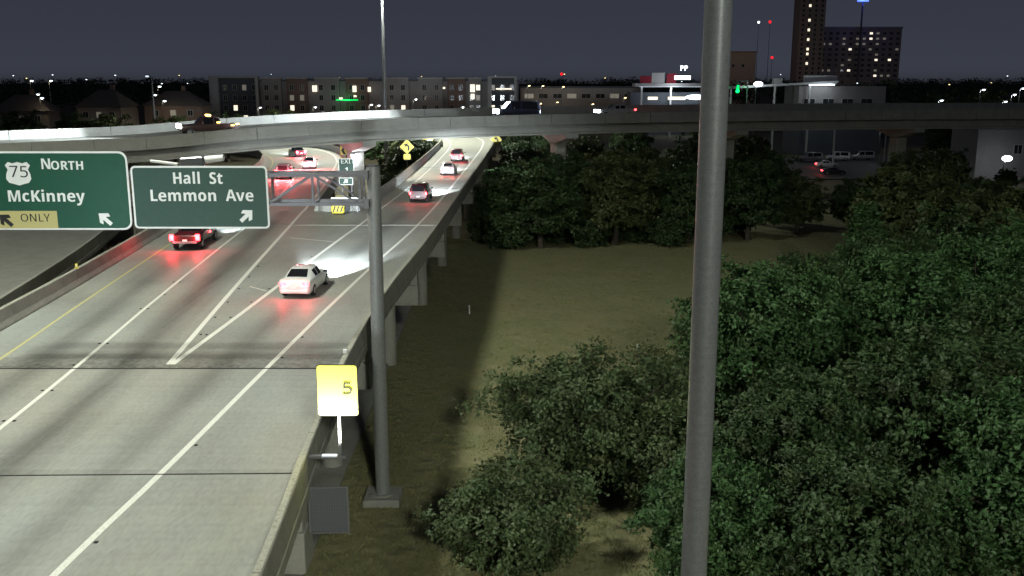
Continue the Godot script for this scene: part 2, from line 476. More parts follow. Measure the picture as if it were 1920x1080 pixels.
# ------------------------------------------------------------------ ground
func setting_ground() -> void:
	var m := Mb.new()
	m.quad(Vector3(-3000, -0.03, 300), Vector3(3000, -0.03, 300), Vector3(3000, -0.03, -4500), Vector3(-3000, -0.03, -4500))
	setting("ground", m, M.soil)
	m = Mb.new()
	var gn := noise(5, 0.03, 3)
	var cells := 46
	for a in cells:
		for b in cells:
			var q := []
			for o in [[0, 0], [1, 0], [1, 1], [0, 1]]:
				var x: float = -30.0 + (a + o[0]) * 90.0 / cells
				var z: float = 5.0 - (b + o[1]) * 150.0 / cells
				q.append(Vector3(x, 0.05 + 0.12 * gn.get_noise_2d(x, z) - 0.0, z))
			m.quad(q[0], q[1], q[2], q[3])
	setting("grass_field", m, M.dry_grass)
	# mown grass tufts on the open field
	var tuft := Mb.new()
	var r := RandomNumberGenerator.new()
	r.seed = 8
	for k in 9:
		var a := r.randf() * TAU
		var p := Vector3(r.randf_range(-0.2, 0.2), 0, r.randf_range(-0.2, 0.2))
		var d := Vector3(cos(a), 0, sin(a))
		var side := Vector3(-d.z, 0, d.x) * 0.012
		var tip := p + d * r.randf_range(0.03, 0.1) + Vector3(0, r.randf_range(0.06, 0.13), 0)
		tuft.tri(p - side, p + side, tip)
	var mm := MultiMesh.new()
	mm.transform_format = MultiMesh.TRANSFORM_3D
	mm.use_colors = true
	mm.mesh = tuft.mesh()
	var places := []
	var pn := noise(9, 0.05, 3)
	for k in 26000:
		var dd := 27.0 + 82.0 * pow(r.randf(), 1.5)
		var x := r.randf_range(-7.0, 16.0 + dd * 0.18)
		var z := -dd
		places.append([x, z])
	mm.instance_count = places.size()
	for k in places.size():
		var x: float = places[k][0]
		var z: float = places[k][1]
		var s := r.randf_range(0.7, 1.5)
		mm.set_instance_transform(k, Transform3D(Basis(Vector3.UP, r.randf() * TAU).scaled(Vector3(s, s, s)), Vector3(x, 0.05 + 0.12 * gn.get_noise_2d(x, z), z)))
		var g := pn.get_noise_2d(x, z) * 0.5 + 0.5
		mm.set_instance_color(k, Color(0.75 + 0.5 * g, 0.95 + 0.1 * r.randf(), 0.6 + 0.4 * g))
	var mi := MultiMeshInstance3D.new()
	mi.name = "mown_grass"
	mi.multimesh = mm
	mi.material_override = M.grass_blade
	add_child(mi)
	mi.set_meta("kind", "stuff"); mi.set_meta("label", "short dry mown grass growing over the open field"); mi.set_meta("category", "grass")
	# concrete apron along the foot of the bridge
	m = Mb.new()
	m.sweep(PackedVector3Array([Vector3(-8.4, 0.13, -20), Vector3(-8.6, 0.13, -50), Vector3(-9.2, 0.13, -95)]), PackedVector2Array([Vector2(-1.2, -0.1), Vector2(1.2, -0.1), Vector2(1.2, 0.06), Vector2(-1.2, 0.06)]))
	setting("path", m, M.concrete)

# ------------------------------------------------------------------ highway bridge
func strip(l: Array, r: Array, d0: float, d1: float, y: float, th: float) -> Mb:
	var m := Mb.new()
	var a := line_of(l, d0, d1, y)
	var b := line_of(r, d0, d1, y)
	b.resize(a.size())
	for k in a.size():
		b[k] = Vector3(lookup(r, -a[k].z), y, a[k].z)
	var dn := Vector3(0, -th, 0)
	for k in a.size() - 1:
		m.quad(a[k], b[k], b[k + 1], a[k + 1])
		m.quad(b[k] + dn, a[k] + dn, a[k + 1] + dn, b[k + 1] + dn)
		m.quad(b[k], b[k] + dn, b[k + 1] + dn, b[k + 1])
		m.quad(a[k] + dn, a[k], a[k + 1], a[k + 1] + dn)
	var e := a.size() - 1
	m.quad(a[0] + dn, b[0] + dn, b[0], a[0])
	m.quad(b[e] + dn, a[e] + dn, a[e], b[e])
	return m

func paved(a: PackedVector3Array, b: PackedVector3Array, th: float) -> Mb:   # ribbon between a left and a right edge
	var m := Mb.new()
	var n := mini(a.size(), b.size())
	var dn := Vector3(0, -th, 0)
	for k in n - 1:
		m.quad(a[k], b[k], b[k + 1], a[k + 1])
		m.quad(b[k] + dn, a[k] + dn, a[k + 1] + dn, b[k + 1] + dn)
		m.quad(b[k], b[k] + dn, b[k + 1] + dn, b[k + 1])
		m.quad(a[k] + dn, a[k], a[k + 1], a[k + 1] + dn)
	return m

func even(pts: Array, n: int) -> PackedVector3Array:
	var s := smooth_path(pts, 0.5)
	var out := PackedVector3Array()
	for k in n: out.append(s[int(round(k * (s.size() - 1.0) / (n - 1)))])
	return out

func painted(parent: Node, pts: PackedVector3Array, w: float, m_: Material, called := "lane_line") -> void:
	var m := Mb.new()
	for k in pts.size() - 1:
		var d := (pts[k + 1] - pts[k]).normalized()
		var r0 := Vector3(-d.z, 0, d.x) * w * 0.5
		var r1 := r0
		if k + 2 < pts.size():
			var d2 := (pts[k + 2] - pts[k + 1]).normalized()
			r1 = (r0 + Vector3(-d2.z, 0, d2.x) * w * 0.5) * 0.5
		if k > 0:
			var d3 := (pts[k] - pts[k - 1]).normalized()
			r0 = (r0 + Vector3(-d3.z, 0, d3.x) * w * 0.5) * 0.5
		m.quad(pts[k] - r0, pts[k] + r0, pts[k + 1] + r1, pts[k + 1] - r1)
	part(parent, called, m, m_)

# parapet section: lat<0 is the traffic side when side = 1
func rail_section(side: float, h := 0.85, down := 0.32) -> PackedVector2Array:
	var p := PackedVector2Array([Vector2(-0.22, 0.0), Vector2(-0.22, 0.08), Vector2(-0.13, 0.33), Vector2(-0.08, h - 0.02), Vector2(-0.06, h), Vector2(0.12, h), Vector2(0.14, h - 0.02), Vector2(0.14, 0.02), Vector2(0.17, 0.0), Vector2(0.17, -down), Vector2(0.12, -down - 0.03), Vector2(0.05, -down - 0.03), Vector2(0.05, -0.02)])
	if side < 0:
		for k in p.size(): p[k].x = -p[k].x
	else:
		p.reverse()
	return p

# a path cut into pieces of n steps with an open joint between them
func pieces(p: PackedVector3Array, n: int, gap := 0.025) -> Array:
	var out := []
	var k := 0
	while k < p.size() - 1:
		var e := mini(k + n, p.size() - 1)
		var q := p.slice(k, e + 1)
		if q.size() >= 2:
			q[0] = q[0].move_toward(q[1], gap); q[q.size() - 1] = q[q.size() - 1].move_toward(q[q.size() - 2], gap)
			out.append(q)
		k = e
	return out

func parapet(pts: PackedVector3Array, side: float, label: String, group := "", m_: Material = null) -> Node3D:
	var t := thing("concrete_parapet", label, "barrier", Vector3.ZERO, 0, group)
	var c := PackedVector2Array([Vector2(-0.055, -0.03), Vector2(0.11, -0.03), Vector2(0.11, 0.012), Vector2(-0.055, 0.012)])
	if side < 0:
		c = PackedVector2Array([Vector2(-0.11, -0.03), Vector2(0.055, -0.03), Vector2(0.055, 0.012), Vector2(-0.11, 0.012)])
	for seg in pieces(pts, 4):
		var m := Mb.new()
		m.sweep(seg, rail_section(side))
		var w := part(t, "wall", m, m_ if m_ else M.concrete)
		m = Mb.new()
		for k in seg.size(): seg[k].y += 0.853
		m.sweep(seg, c)
		part(w, "coping", m, M.worn_concrete)
	return t

func highway() -> void:
	var road := setting("road", strip(LEFT_EDGE, RIGHT_EDGE, 2, 80, DECK, 0.22), M.road_concrete)
	var y := DECK + 0.005
	painted(road, line_of(YELLOW, 2, 80, y), 0.12, M.yellow_paint, "edge_line")
	painted(road, line_of(LINE_A, 2, 80, y), 0.16, M.white_paint)
	painted(road, line_of(GORE_L, 35.6, 80, y, 2.0, -0.05), 0.22, M.white_paint)
	painted(road, line_of(GORE_R, 35.6, 80, y + 0.001, 2.0, 0.05), 0.22, M.white_paint)
	painted(road, line_of(LINE_B, 2, 80, y), 0.19, M.white_paint)
	painted(road, PackedVector3Array([Vector3(-13.9, y, -49.9), Vector3(-12.75, y, -48.8)]), 0.10, M.white_paint, "gore_chevron_line")
	painted(road, PackedVector3Array([Vector3(-15.4, y + 0.002, -66.0), Vector3(-12.0, y + 0.002, -64.3)]), 0.14, M.white_paint, "gore_chevron_line")
	for j in [[35.05, 0.10], [24.95, 0.055], [72.0, 0.09]]:
		var m := Mb.new()
		var a: float = lookup(LEFT_EDGE, j[0]) + 0.3
		var b: float = lookup(RIGHT_EDGE, j[0]) - 0.35
		m.box(Vector3((a + b) * 0.5, DECK + 0.006, -j[0]), Vector3(b - a, 0.012, j[1]), Basis(Vector3.UP, 0.02 if j[0] < 30 else 0.0))
		part(road, "expansion_joint", m, M.joint_rubber if j[0] < 60 else M.worn_concrete)
	for line in [[LINE_A, 20.0, 60.0, 0.17], [LINE_A, 20.0, 60.0, -0.17], [GORE_R, 40.0, 60.0, -0.2], [GORE_L, 40.0, 60.0, 0.24], [LINE_B, 21.0, 40.0, 0.2]]:
		var d: float = line[1]
		while d < line[2]:
			if rng.randf() < 0.7:
				var m := Mb.new()
				m.box(Vector3(lookup(line[0], d) + line[3], DECK + 0.012, -d), Vector3(0.10, 0.022, 0.10), Basis.IDENTITY, 0.008)
				part(road, "pavement_marker", m, M.joint_rubber)
			d += 3.1
	# left carriageway past the gore, bending left under the overpass
	var la := even([Vector3(lookup(LEFT_EDGE, 80), DECK, -80.01), Vector3(-28, DECK, -96), Vector3(-31.3, DECK, -120), Vector3(-35.5, DECK, -137), Vector3(-41, DECK, -148), Vector3(-52, DECK, -156)], 40)
	var lb := even([Vector3(-16.3, DECK, -80.01), Vector3(-18.2, DECK, -98), Vector3(-20.2, DECK, -114), Vector3(-22.8, DECK, -132), Vector3(-27, DECK, -148), Vector3(-34, DECK, -159), Vector3(-48, DECK, -168)], 40)
	var lroad := setting("road", paved(la, lb, 0.22), M.far_road)
	painted(lroad, even([Vector3(lookup(LINE_A, 80), y, -80.05), Vector3(-23.2, y, -100), Vector3(-26.2, y, -120), Vector3(-30, y, -137), Vector3(-36, y, -150), Vector3(-48, y, -160)], 30), 0.16, M.white_paint)
	painted(lroad, even([Vector3(-17.4, y, -80.05), Vector3(-19.3, y, -98), Vector3(-21.3, y, -114), Vector3(-23.9, y, -132), Vector3(-28, y, -147), Vector3(-34.7, y, -157.6), Vector3(-48, y, -166)], 30), 0.24, M.white_paint, "edge_line")
	painted(lroad, even([Vector3(lookup(YELLOW, 80), y, -80.05), Vector3(-26.6, y, -96), Vector3(-30, y, -120), Vector3(-34.2, y, -137), Vector3(-40, y, -149), Vector3(-50, y, -157)], 30), 0.14, M.yellow_paint, "edge_line")
	# exit ramp past the gore
	var ra := even([Vector3(-12.9, DECK, -80.01), Vector3(-12.2, DECK, -92), Vector3(-11.9, DECK, -107), Vector3(-11.7, DECK, -132), Vector3(-11.9, DECK, -160), Vector3(-13.5, DECK, -178), Vector3(-19, DECK, -196)], 44)
	var rb := even([Vector3(lookup(RIGHT_EDGE, 80), DECK, -80.01), Vector3(-4.6, DECK, -92), Vector3(-4.2, DECK, -107), Vector3(-3.55, DECK, -132), Vector3(-3.0, DECK, -162), Vector3(-3.8, DECK, -183), Vector3(-9, DECK, -206)], 44)
	var rroad := setting("road", paved(ra, rb, 0.22), M.far_road)
	painted(rroad, even([Vector3(lookup(GORE_R, 80), y, -80.05), Vector3(-10.6, y, -95), Vector3(-10.2, y, -112), Vector3(-10.0, y, -132), Vector3(-10.2, y, -160), Vector3(-12, y, -179), Vector3(-17, y, -196)], 40), 0.16, M.white_paint, "edge_line")
	painted(rroad, even([Vector3(lookup(LINE_B, 80), y, -80.05), Vector3(-6.25, y, -96), Vector3(-5.8, y, -114), Vector3(-5.35, y, -132), Vector3(-4.9, y, -158), Vector3(-5.6, y, -178), Vector3(-10, y, -199)], 40), 0.24, M.white_paint, "edge_line")
	for d in [97.0, 121.0]:
		var m := Mb.new()
		m.box(Vector3(-8.0, DECK + 0.006, -d), Vector3(6.6, 0.012, 0.12), Basis(Vector3.UP, 0.05))
		part(rroad, "expansion_joint", m, M.joint_rubber)
	# parapets
	parapet(line_of(RIGHT_EDGE, 2, 80, DECK), 1, "pale concrete parapet along the grass side of the highway bridge")
	parapet(line_of(LEFT_EDGE, 2, 80, DECK), -1, "shaded concrete parapet beside the yellow edge line")
	parapet(la, -1, "concrete parapet on the inside of the bend under the overpass")
	parapet(lb, 1, "concrete parapet on the outside of the bend by the chevron signs")
	parapet(ra, -1, "headlit concrete parapet on the gore side of the exit ramp")
	parapet(rb, 1, "concrete parapet on the tree side of the exit ramp")
	var nose := thing("gore_nose_wall", "pale rounded concrete nose wall where the exit ramp splits off", "barrier", Vector3(-14.6, DECK, -80.4))
	var nm := Mb.new()
	var poly := PackedVector2Array([Vector2(-1.75, 0.2), Vector2(-1.2, -0.5), Vector2(-0.4, -0.85), Vector2(0.5, -0.85), Vector2(1.25, -0.5), Vector2(1.75, 0.2), Vector2(1.4, 0.3), Vector2(-1.4, 0.3)])
	nm.prism(poly, 0, 0.95, Vector3(0, 0, 0), Basis(Vector3(1, 0, 0), Vector3(0, 0, -1), Vector3(0, 1, 0)))
	part(nose, "wall", nm, M.concrete)
	# girders and bents
	var d0 := 8.5
	var ord_ := ["the last before the yellow sign", "right beneath the yellow sign", "first beyond the yellow sign", "second beyond the yellow sign", "third beyond the yellow sign", "fourth beyond the yellow sign", "fifth beyond the yellow sign", "sixth beyond the yellow sign", "seventh beyond the yellow sign", "eighth beyond the yellow sign", "ninth beyond the yellow sign", "tenth beyond the yellow sign"]
	var span := 0
	for k in 12:
		var d := d0 + 16.0 * k
		var dd := d + 16.0
		var lts: Array = []
		if d < 79:
			lts = [[RIGHT_EDGE, -0.75], [RIGHT_EDGE, -3.6], [RIGHT_EDGE, -6.6], [LEFT_EDGE, 0.8], [LEFT_EDGE, 3.6]]
		elif d < 160:
			lts = [[RIGHT_EDGE, -0.75], [RIGHT_EDGE, -3.2]]
		var sp := thing("bridge_girder_span", "precast concrete girders starting at the highway bent that is %s" % ord_[k], "bridge", Vector3.ZERO, 0, "girder spans of the highway bridge") if not lts.is_empty() else null
		for l in lts:
			var m := Mb.new()
			var pts := line_of(l[0], d + 0.05, dd - 0.05, DECK - 0.225, 4.0, l[1])
			m.sweep(pts, PackedVector2Array([Vector2(-0.26, -1.02), Vector2(0.26, -1.02), Vector2(0.26, -0.88), Vector2(0.09, -0.74), Vector2(0.09, -0.2), Vector2(0.3, -0.1), Vector2(0.3, 0), Vector2(-0.3, 0), Vector2(-0.3, -0.1), Vector2(-0.09, -0.2), Vector2(-0.09, -0.74), Vector2(-0.26, -0.88)]))
			part(sp, "girder", m, M.concrete)
		if d < 175:
			var xr := lookup(RIGHT_EDGE, d) + 0.05
			var xl := lookup(LEFT_EDGE, d) + 0.5 if d < 79 else -12.2
			var b := thing("bridge_bent", "concrete bent of the highway bridge, %s" % ord_[k], "bridge pier", Vector3(0, 0, -d), 0, "bents of the highway bridge")
			var m := Mb.new()
			m.box(Vector3((xl + xr) * 0.5, DECK - 1.87, 0), Vector3(xr - xl, 1.2, 1.05), Basis.IDENTITY, 0.03)
			part(b, "bent_cap", m, M.concrete)
			m = Mb.new()
			m.box(Vector3(xr - 0.25, DECK - 0.75, 0), Vector3(0.42, 1.0, 1.0), Basis.IDENTITY, 0.02)
			part(b, "ear_wall", m, M.concrete)
			var n := 4 if d < 79 else 2
			for q in n:
				var x := lerpf(xl + 1.6, xr - 1.9, q / (n - 1.0))
				m = Mb.new()
				m.tube(Vector3(x, 0, 0), Vector3(x, DECK - 2.45, 0), 0.46, 0.46, 20)
				part(b, "column", m, M.concrete)
	# columns under the left carriageway
	for c in [[-22.5, 100.0], [-27.0, 124.0]]:
		var b := thing("bridge_pier", "single round pier under the bending left carriageway", "bridge pier", Vector3(c[0], 0, -c[1]), 0, "piers of the left carriageway")
		var m := Mb.new()
		m.tube(Vector3(0, 0, 0), Vector3(0, DECK - 1.4, 0), 0.7, 0.7, 18)
		part(b, "column", m, M.concrete)
		m = Mb.new()
		m.box(Vector3(0, DECK - 0.82, 0), Vector3(8.0, 1.17, 1.2), Basis(Vector3.UP, 0.12), 0.04)
		part(b, "pier_cap", m, M.concrete)
	# neighbouring roadway on the far side
	var na := even([Vector3(-33, 4.4, -8), Vector3(-36.5, 4.4, -36), Vector3(-40, 4.4, -60), Vector3(-46, 4.4, -90), Vector3(-54, 4.4, -120)], 40)
	var nb := even([Vector3(-22.9, 4.4, -14), Vector3(-26.3, 4.4, -38), Vector3(-28.3, 4.4, -52), Vector3(-32.3, 4.4, -74), Vector3(-40, 4.4, -106)], 40)
	var nroad := setting("road", paved(na, nb, 0.3), M.far_road)
	var edge := PackedVector3Array()
	for p in nb: edge.append(p + Vector3(-0.9, 0.006, 0))
	painted(nroad, edge, 0.14, M.white_paint, "edge_line")
	parapet(nb, 1, "concrete parapet of the lower roadway beyond the highway bridge")
	parapet(na, -1, "concrete parapet on the outer side of the lower roadway")
	for k in 4:
		var b := thing("bridge_pier", "wall pier under the lower roadway beyond the highway", "bridge pier", na[8 + k * 9].lerp(nb[8 + k * 9], 0.5) * Vector3(1, 0, 1), 0.1, "piers of the lower roadway")
		var m := Mb.new()
		m.box(Vector3(0, 2.05, 0), Vector3(7.0, 4.09, 0.9), Basis.IDENTITY, 0.05)
		part(b, "wall", m, M.concrete)

# ------------------------------------------------------------------ curved overpass
var OVER := [Vector3(-80, 10.5, -68), Vector3(-62, 10.75, -79), Vector3(-45.6, 11.05, -90), Vector3(-37, 11.15, -97), Vector3(-28.5, 11.75, -102.5), Vector3(-14.6, 12.3, -110.5), Vector3(5.2, 12.6, -117.5), Vector3(21.6, 12.7, -121.5), Vector3(46, 12.8, -125.5), Vector3(70, 12.8, -128), Vector3(110, 12.8, -131)]
func over_path(lat: float, dy: float) -> PackedVector3Array:
	var c := smooth_path(OVER, 2.5)
	var out := PackedVector3Array()
	for k in c.size():
		var a := c[maxi(k - 1, 0)]
		var b := c[mini(k + 1, c.size() - 1)]
		var d := Vector3(b.x - a.x, 0, b.z - a.z).normalized()
		var r := Vector3(-d.z, 0, d.x)      # right of travel towards +x is towards the camera
		out.append(c[k] + r * lat + Vector3(0, dy - lat * 0.05, 0))
	return out

func over_at(x: float, lat: float) -> Vector3:
	var p := over_path(lat, 0)
	for k in p.size() - 1:
		if p[k + 1].x >= x: return p[k].lerp(p[k + 1], (x - p[k].x) / (p[k + 1].x - p[k].x))
	return p[-1]

func overpass() -> void:
	var o := thing("overpass_bridge", "long curved concrete overpass crossing above the highway", "bridge")
	var m := Mb.new()
	var a := over_path(-5.5, 0)
	var b := over_path(5.5, 0)
	m = paved(a, b, 0.22)
	part(o, "deck", m, M.far_road)
	for s in [[5.45, 1.0], [-5.45, -1.0]]:
		var wall := over_path(s[0], 0.003)
		var cap := over_path(s[0] + 0.03 * s[1], 0.885)
		for seg in pieces(wall, 3):
			m = Mb.new()
			m.sweep(seg, rail_section(s[1], 0.88, 0.3))
			part(o, "parapet", m, M.concrete)
		for seg in pieces(cap, 3):
			m = Mb.new()
			m.sweep(seg, PackedVector2Array([Vector2(-0.085, -0.03), Vector2(0.085, -0.03), Vector2(0.085, 0.012), Vector2(-0.085, 0.012)]))
			part(o, "coping", m, M.worn_concrete)
	var sec := PackedVector2Array([Vector2(-0.28, -1.55), Vector2(0.28, -1.55), Vector2(0.28, -1.38), Vector2(0.1, -1.25), Vector2(0.1, -0.45), Vector2(0.34, -0.34), Vector2(0.34, -0.225), Vector2(-0.34, -0.225), Vector2(-0.34, -0.34), Vector2(-0.1, -0.45), Vector2(-0.1, -1.25), Vector2(-0.28, -1.38)])
	for lat in [4.5, 1.6, -1.6, -4.5]:
		m = Mb.new()
		m.sweep(over_path(lat, 0.01), sec)
		part(o, "girder", m, M.concrete)
	# lane stripe along the overpass
	painted(o, over_path(4.4, 0.006), 0.12, M.white_paint, "edge_line")
	painted(o, over_path(-4.2, 0.006), 0.12, M.yellow_paint, "edge_line")
	for px in [-58.0, -33.0, -17.6, 5.6, 27.0, 50.0, 74.0]:
		var c := over_at(px, 0)
		var e := over_at(px + 1.0, 0)
		var d := Vector3(e.x - c.x, 0, e.z - c.z).normalized()
		var bs := Basis(Vector3(-d.z, 0, d.x), Vector3.UP, -d)
		m = Mb.new()
		var poly := PackedVector2Array([Vector2(-4.9, -1.62), Vector2(-4.9, -2.2), Vector2(-1.1, -3.0), Vector2(1.1, -3.0), Vector2(4.9, -2.2), Vector2(4.9, -1.62)])
		m.prism(poly, -0.75, 0.75, c, bs)
		part(o, "pier_cap", m, M.concrete)
		m = Mb.new()
		m.box(Vector3(c.x, (c.y - 3.0) * 0.5, c.z), Vector3(2.1, c.y - 3.0, 1.4), bs, 0.12)
		part(o, "pier", m, M.concrete)
	# wall light under the deck on the gore pier
	var c := over_at(-17.6, 0)
	var l := thing("wall_light", "bright white wall light high on the overpass pier by the exit sign", "lamp", Vector3(c.x - 0.1, c.y - 3.3, c.z + 1.35))
	m = Mb.new()
	m.box(Vector3.ZERO, Vector3(0.5, 0.22, 0.3), Basis.IDENTITY, 0.03)
	part(l, "housing", m, M.galvanised)
	m = Mb.new()
	m.box(Vector3(0, -0.13, 0.05), Vector3(0.42, 0.05, 0.2))
	part(l, "lens", m, M.glow_white)
	omni(l, Vector3(0, -0.3, 0.15), Color(0.95, 0.97, 1.0), 14.0, 0.1)

# ------------------------------------------------------------------ overhead sign structure
func lettering(parent: Node, s: String, cap: float, at: Vector3, m_: Material, called := "lettering", bold := true, wide := 1.0) -> MeshInstance3D:
	var t := TextMesh.new()
	var f := SystemFont.new()
	f.font_names = PackedStringArray(["Droid Sans"])
	f.font_weight = 700 if bold else 400
	t.font = f
	t.text = s
	t.font_size = 64
	t.pixel_size = cap / (64.0 * 0.714)
	t.depth = 0.006
	t.curve_step = 3.0
	t.horizontal_alignment = HORIZONTAL_ALIGNMENT_LEFT
	t.vertical_alignment = VERTICAL_ALIGNMENT_BOTTOM
	var o := part(parent, called, t, m_)
	o.scale.x = wide
	o.position = at
	return o

func rounded(w: float, h: float, r: float, at := Vector2.ZERO) -> PackedVector2Array:
	var p := PackedVector2Array()
	for q in [[1, 1, 0.0], [-1, 1, 0.25], [-1, -1, 0.5], [1, -1, 0.75]]:
		for k in 7:
			var a: float = TAU * (q[2] + 0.25 * k / 6.0)
			p.append(at + Vector2(q[0] * (w * 0.5 - r) + cos(a) * r, q[1] * (h * 0.5 - r) + sin(a) * r))
	return p

func arrow_poly(at: Vector2, s: float, ang: float) -> PackedVector2Array:   # points up when ang = 0
	var p := PackedVector2Array([Vector2(-0.12, -0.5), Vector2(0.12, -0.5), Vector2(0.12, 0.05), Vector2(0.33, -0.14), Vector2(0.40, 0.08), Vector2(0.0, 0.5), Vector2(-0.40, 0.08), Vector2(-0.33, -0.14), Vector2(-0.12, 0.05)])
	for k in p.size(): p[k] = at + (p[k] * s).rotated(ang)
	return p

func sign_panel(called: String, label: String, x0: float, x1: float, y0: float, y1: float, z: float, face: Material, r := 0.25) -> Node3D:
	var t := thing(called, label, "sign", Vector3((x0 + x1) * 0.5, y0, z))
	var w := x1 - x0
	var h := y1 - y0
	var m := Mb.new()
	m.prism(rounded(w, h, r, Vector2(0, h * 0.5)), -0.03, 0.0)
	part(t, "border", m, M.sign_white)
	m = Mb.new()
	m.prism(rounded(w - 0.14, h - 0.14, r - 0.05, Vector2(0, h * 0.5)), -0.02, 0.004)
	part(t, "panel", m, face)
	for k in 4:
		m = Mb.new()
		m.box(Vector3(-w * 0.38 + k * w * 0.253, h * 0.5, -0.09), Vector3(0.08, h * 0.96, 0.1))
		part(t, "wind_beam", m, M.steel)
	return t

func sign_bridge() -> void:
	var zf := -36.35
	var zb := -37.45
	var yt := 13.5
	var yb := 12.4
	var t := thing("overhead_sign_structure", "grey steel cantilever truss and post holding the green highway signs", "sign gantry", Vector3(-5.3, 0, -36.9))
	var o := Vector3(5.3, 0, 36.9)
	var m := Mb.new()
	m.tube(Vector3(0, 0.35, 0), Vector3(0, 13.78, 0), 0.29, 0.265, 24)
	part(t, "post", m, M.galvanised_post)
	m = Mb.new()
	m.box(Vector3(0, 0.2, 0), Vector3(1.5, 0.4, 1.5), Basis.IDENTITY, 0.05)
	m.tube(Vector3(0, 0.38, 0), Vector3(0, 0.46, 0), 0.5, 0.5, 20)
	part(t, "footing", m, M.concrete)
	m = Mb.new()
	m.tube(Vector3(0, 13.78, 0), Vector3(0, 13.84, 0), 0.28, 0.2, 20)
	part(t, "post_cap", m, M.galvanised)
	var xs := [-5.3]
	for k in 9: xs.append(-5.75 - 1.78 * k)
	var xe: float = xs[-1]
	for yy in [yt, yb]:
		for zz in [zf, zb]:
			m = Mb.new()
			m.bar(o + Vector3(-5.45, yy, zz), o + Vector3(xe, yy, zz), 0.12, 0.12)
			part(t, "chord", m, M.steel)
	for k in range(1, xs.size()):
		var x: float = xs[k]
		for zz in [zf, zb]:
			m = Mb.new()
			m.bar(o + Vector3(x, yb + 0.06, zz), o + Vector3(x, yt - 0.06, zz), 0.08, 0.08)
			part(t, "strut", m, M.steel)
			if k < xs.size() - 1:
				m = Mb.new()
				var x2: float = xs[k + 1]
				var flip := k % 2 == 0
				m.bar(o + Vector3(x - 0.05, (yt if flip else yb), zz), o + Vector3(x2 + 0.05, (yb if flip else yt), zz), 0.075, 0.075)
				part(t, "diagonal", m, M.steel)
		for yy in [yt, yb]:
			m = Mb.new()
			m.bar(o + Vector3(x, yy, zf - 0.06), o + Vector3(x, yy, zb + 0.06), 0.07, 0.07)
			part(t, "cross_strut", m, M.steel)
	for yy in [yt, yb]:
		m = Mb.new()
		m.box(o + Vector3(-5.5, yy, -36.9), Vector3(0.16, 0.34, 1.3))
		part(t, "saddle_plate", m, M.steel)
	# first sign
	var z := -36.12
	var s := sign_panel("highway_sign", "large bright green guide sign with route shield reading North McKinney", -20.1, -14.36, 11.45, 14.4, z, M.sign_green, 0.32)
	var ox := (-20.1 - 14.36) * 0.5
	var zz := 0.010
	lettering(s, "N", 0.39, Vector3(-17.62 - ox, 2.16, zz), M.sign_white)
	lettering(s, "ORTH", 0.32, Vector3(-17.24 - ox, 2.16, zz), M.sign_white, "lettering", true, 1.06)
	lettering(s, "McKinney", 0.42, Vector3(-19.0 - ox, 0.93, zz), M.sign_white, "lettering", true, 1.06)
	m = Mb.new()
	var c := Vector2(-18.47 - ox, 2.13)
	var sh := PackedVector2Array()
	for p in [[0, -0.44], [0.2, -0.38], [0.36, -0.34], [0.46, -0.2], [0.44, -0.02], [0.37, 0.14], [0.46, 0.30], [0.34, 0.42], [0.18, 0.37], [0, 0.42], [-0.18, 0.37], [-0.34, 0.42], [-0.46, 0.30], [-0.37, 0.14], [-0.44, -0.02], [-0.46, -0.2], [-0.36, -0.34], [-0.2, -0.38]]:
		sh.append(c + Vector2(p[0], p[1]) * 1.02)
	m.prism(sh, 0.0, 0.012)
	var shield := part(s, "route_shield", m, M.sign_white)
	lettering(shield, "75", 0.42, Vector3(c.x - 0.34, c.y - 0.28, 0.016), M.sign_black, "lettering", false, 1.15)
	m = Mb.new()
	m.prism(arrow_poly(Vector2(-15.37 - ox, 0.42), 0.62, 0.82), 0.0, 0.012)
	part(s, "arrow", m, M.sign_white)
	m = Mb.new()
	m.box(Vector3((-20.0 - 17.16) * 0.5 - ox, 0.39, 0.004), Vector3(2.82, 0.66, 0.014))
	var only := part(s, "only_plaque", m, M.sign_buff)
	lettering(only, "ONLY", 0.29, Vector3(-18.58 - ox, 0.22, 0.014), M.sign_black, "lettering", false, 1.12)
	m = Mb.new()
	m.prism(arrow_poly(Vector2(-19.12 - ox, 0.37), 0.62, 0.82), 0.0, 0.016)
	part(only, "arrow", m, M.sign_black)
	# second sign
	s = sign_panel("highway_sign", "smaller greyed green guide sign reading Hall St Lemmon Ave beside the post", -14.27, -9.16, 11.5, 13.86, z, M.sign_green_faded, 0.16)
	ox = (-14.27 - 9.16) * 0.5
	lettering(s, "Hall  St", 0.42, Vector3(-12.74 - ox, 1.55, zz), M.sign_white, "lettering", true, 0.97)
	lettering(s, "Lemmon  Ave", 0.42, Vector3(-13.64 - ox, 0.9, zz), M.sign_white, "lettering", true, 1.03)
	m = Mb.new()
	m.prism(arrow_poly(Vector2(-10.02 - ox, 0.49), 0.62, -0.82), 0.0, 0.012)
	part(s, "arrow", m, M.sign_white)
	# lamp and folded walkway arm on top of the truss
	var f := thing("sign_light_fixture", "pale flood lamp on a white arm above the Hall St sign", "lamp", Vector3(-12.4, 13.57, -37.3))
	m = Mb.new()
	m.box(Vector3(-0.95, 0.33, 0.15), Vector3(1.05, 0.1, 0.14), Basis(Vector3.BACK, -0.13), 0.02)
	part(f, "arm", m, M.sign_white)
	m = Mb.new()
	m.box(Vector3(0.1, 0.36, 0), Vector3(0.95, 0.36, 0.34), Basis(Vector3.BACK, 0.06), 0.05)
	part(f, "housing", m, M.galvanised)
	m = Mb.new()
	m.tube(Vector3(0.6, 0.42, 0), Vector3(1.3, 0.50, 0), 0.15, 0.13, 14)
	part(f, "lamp_barrel", m, M.sign_white)
	m = Mb.new()
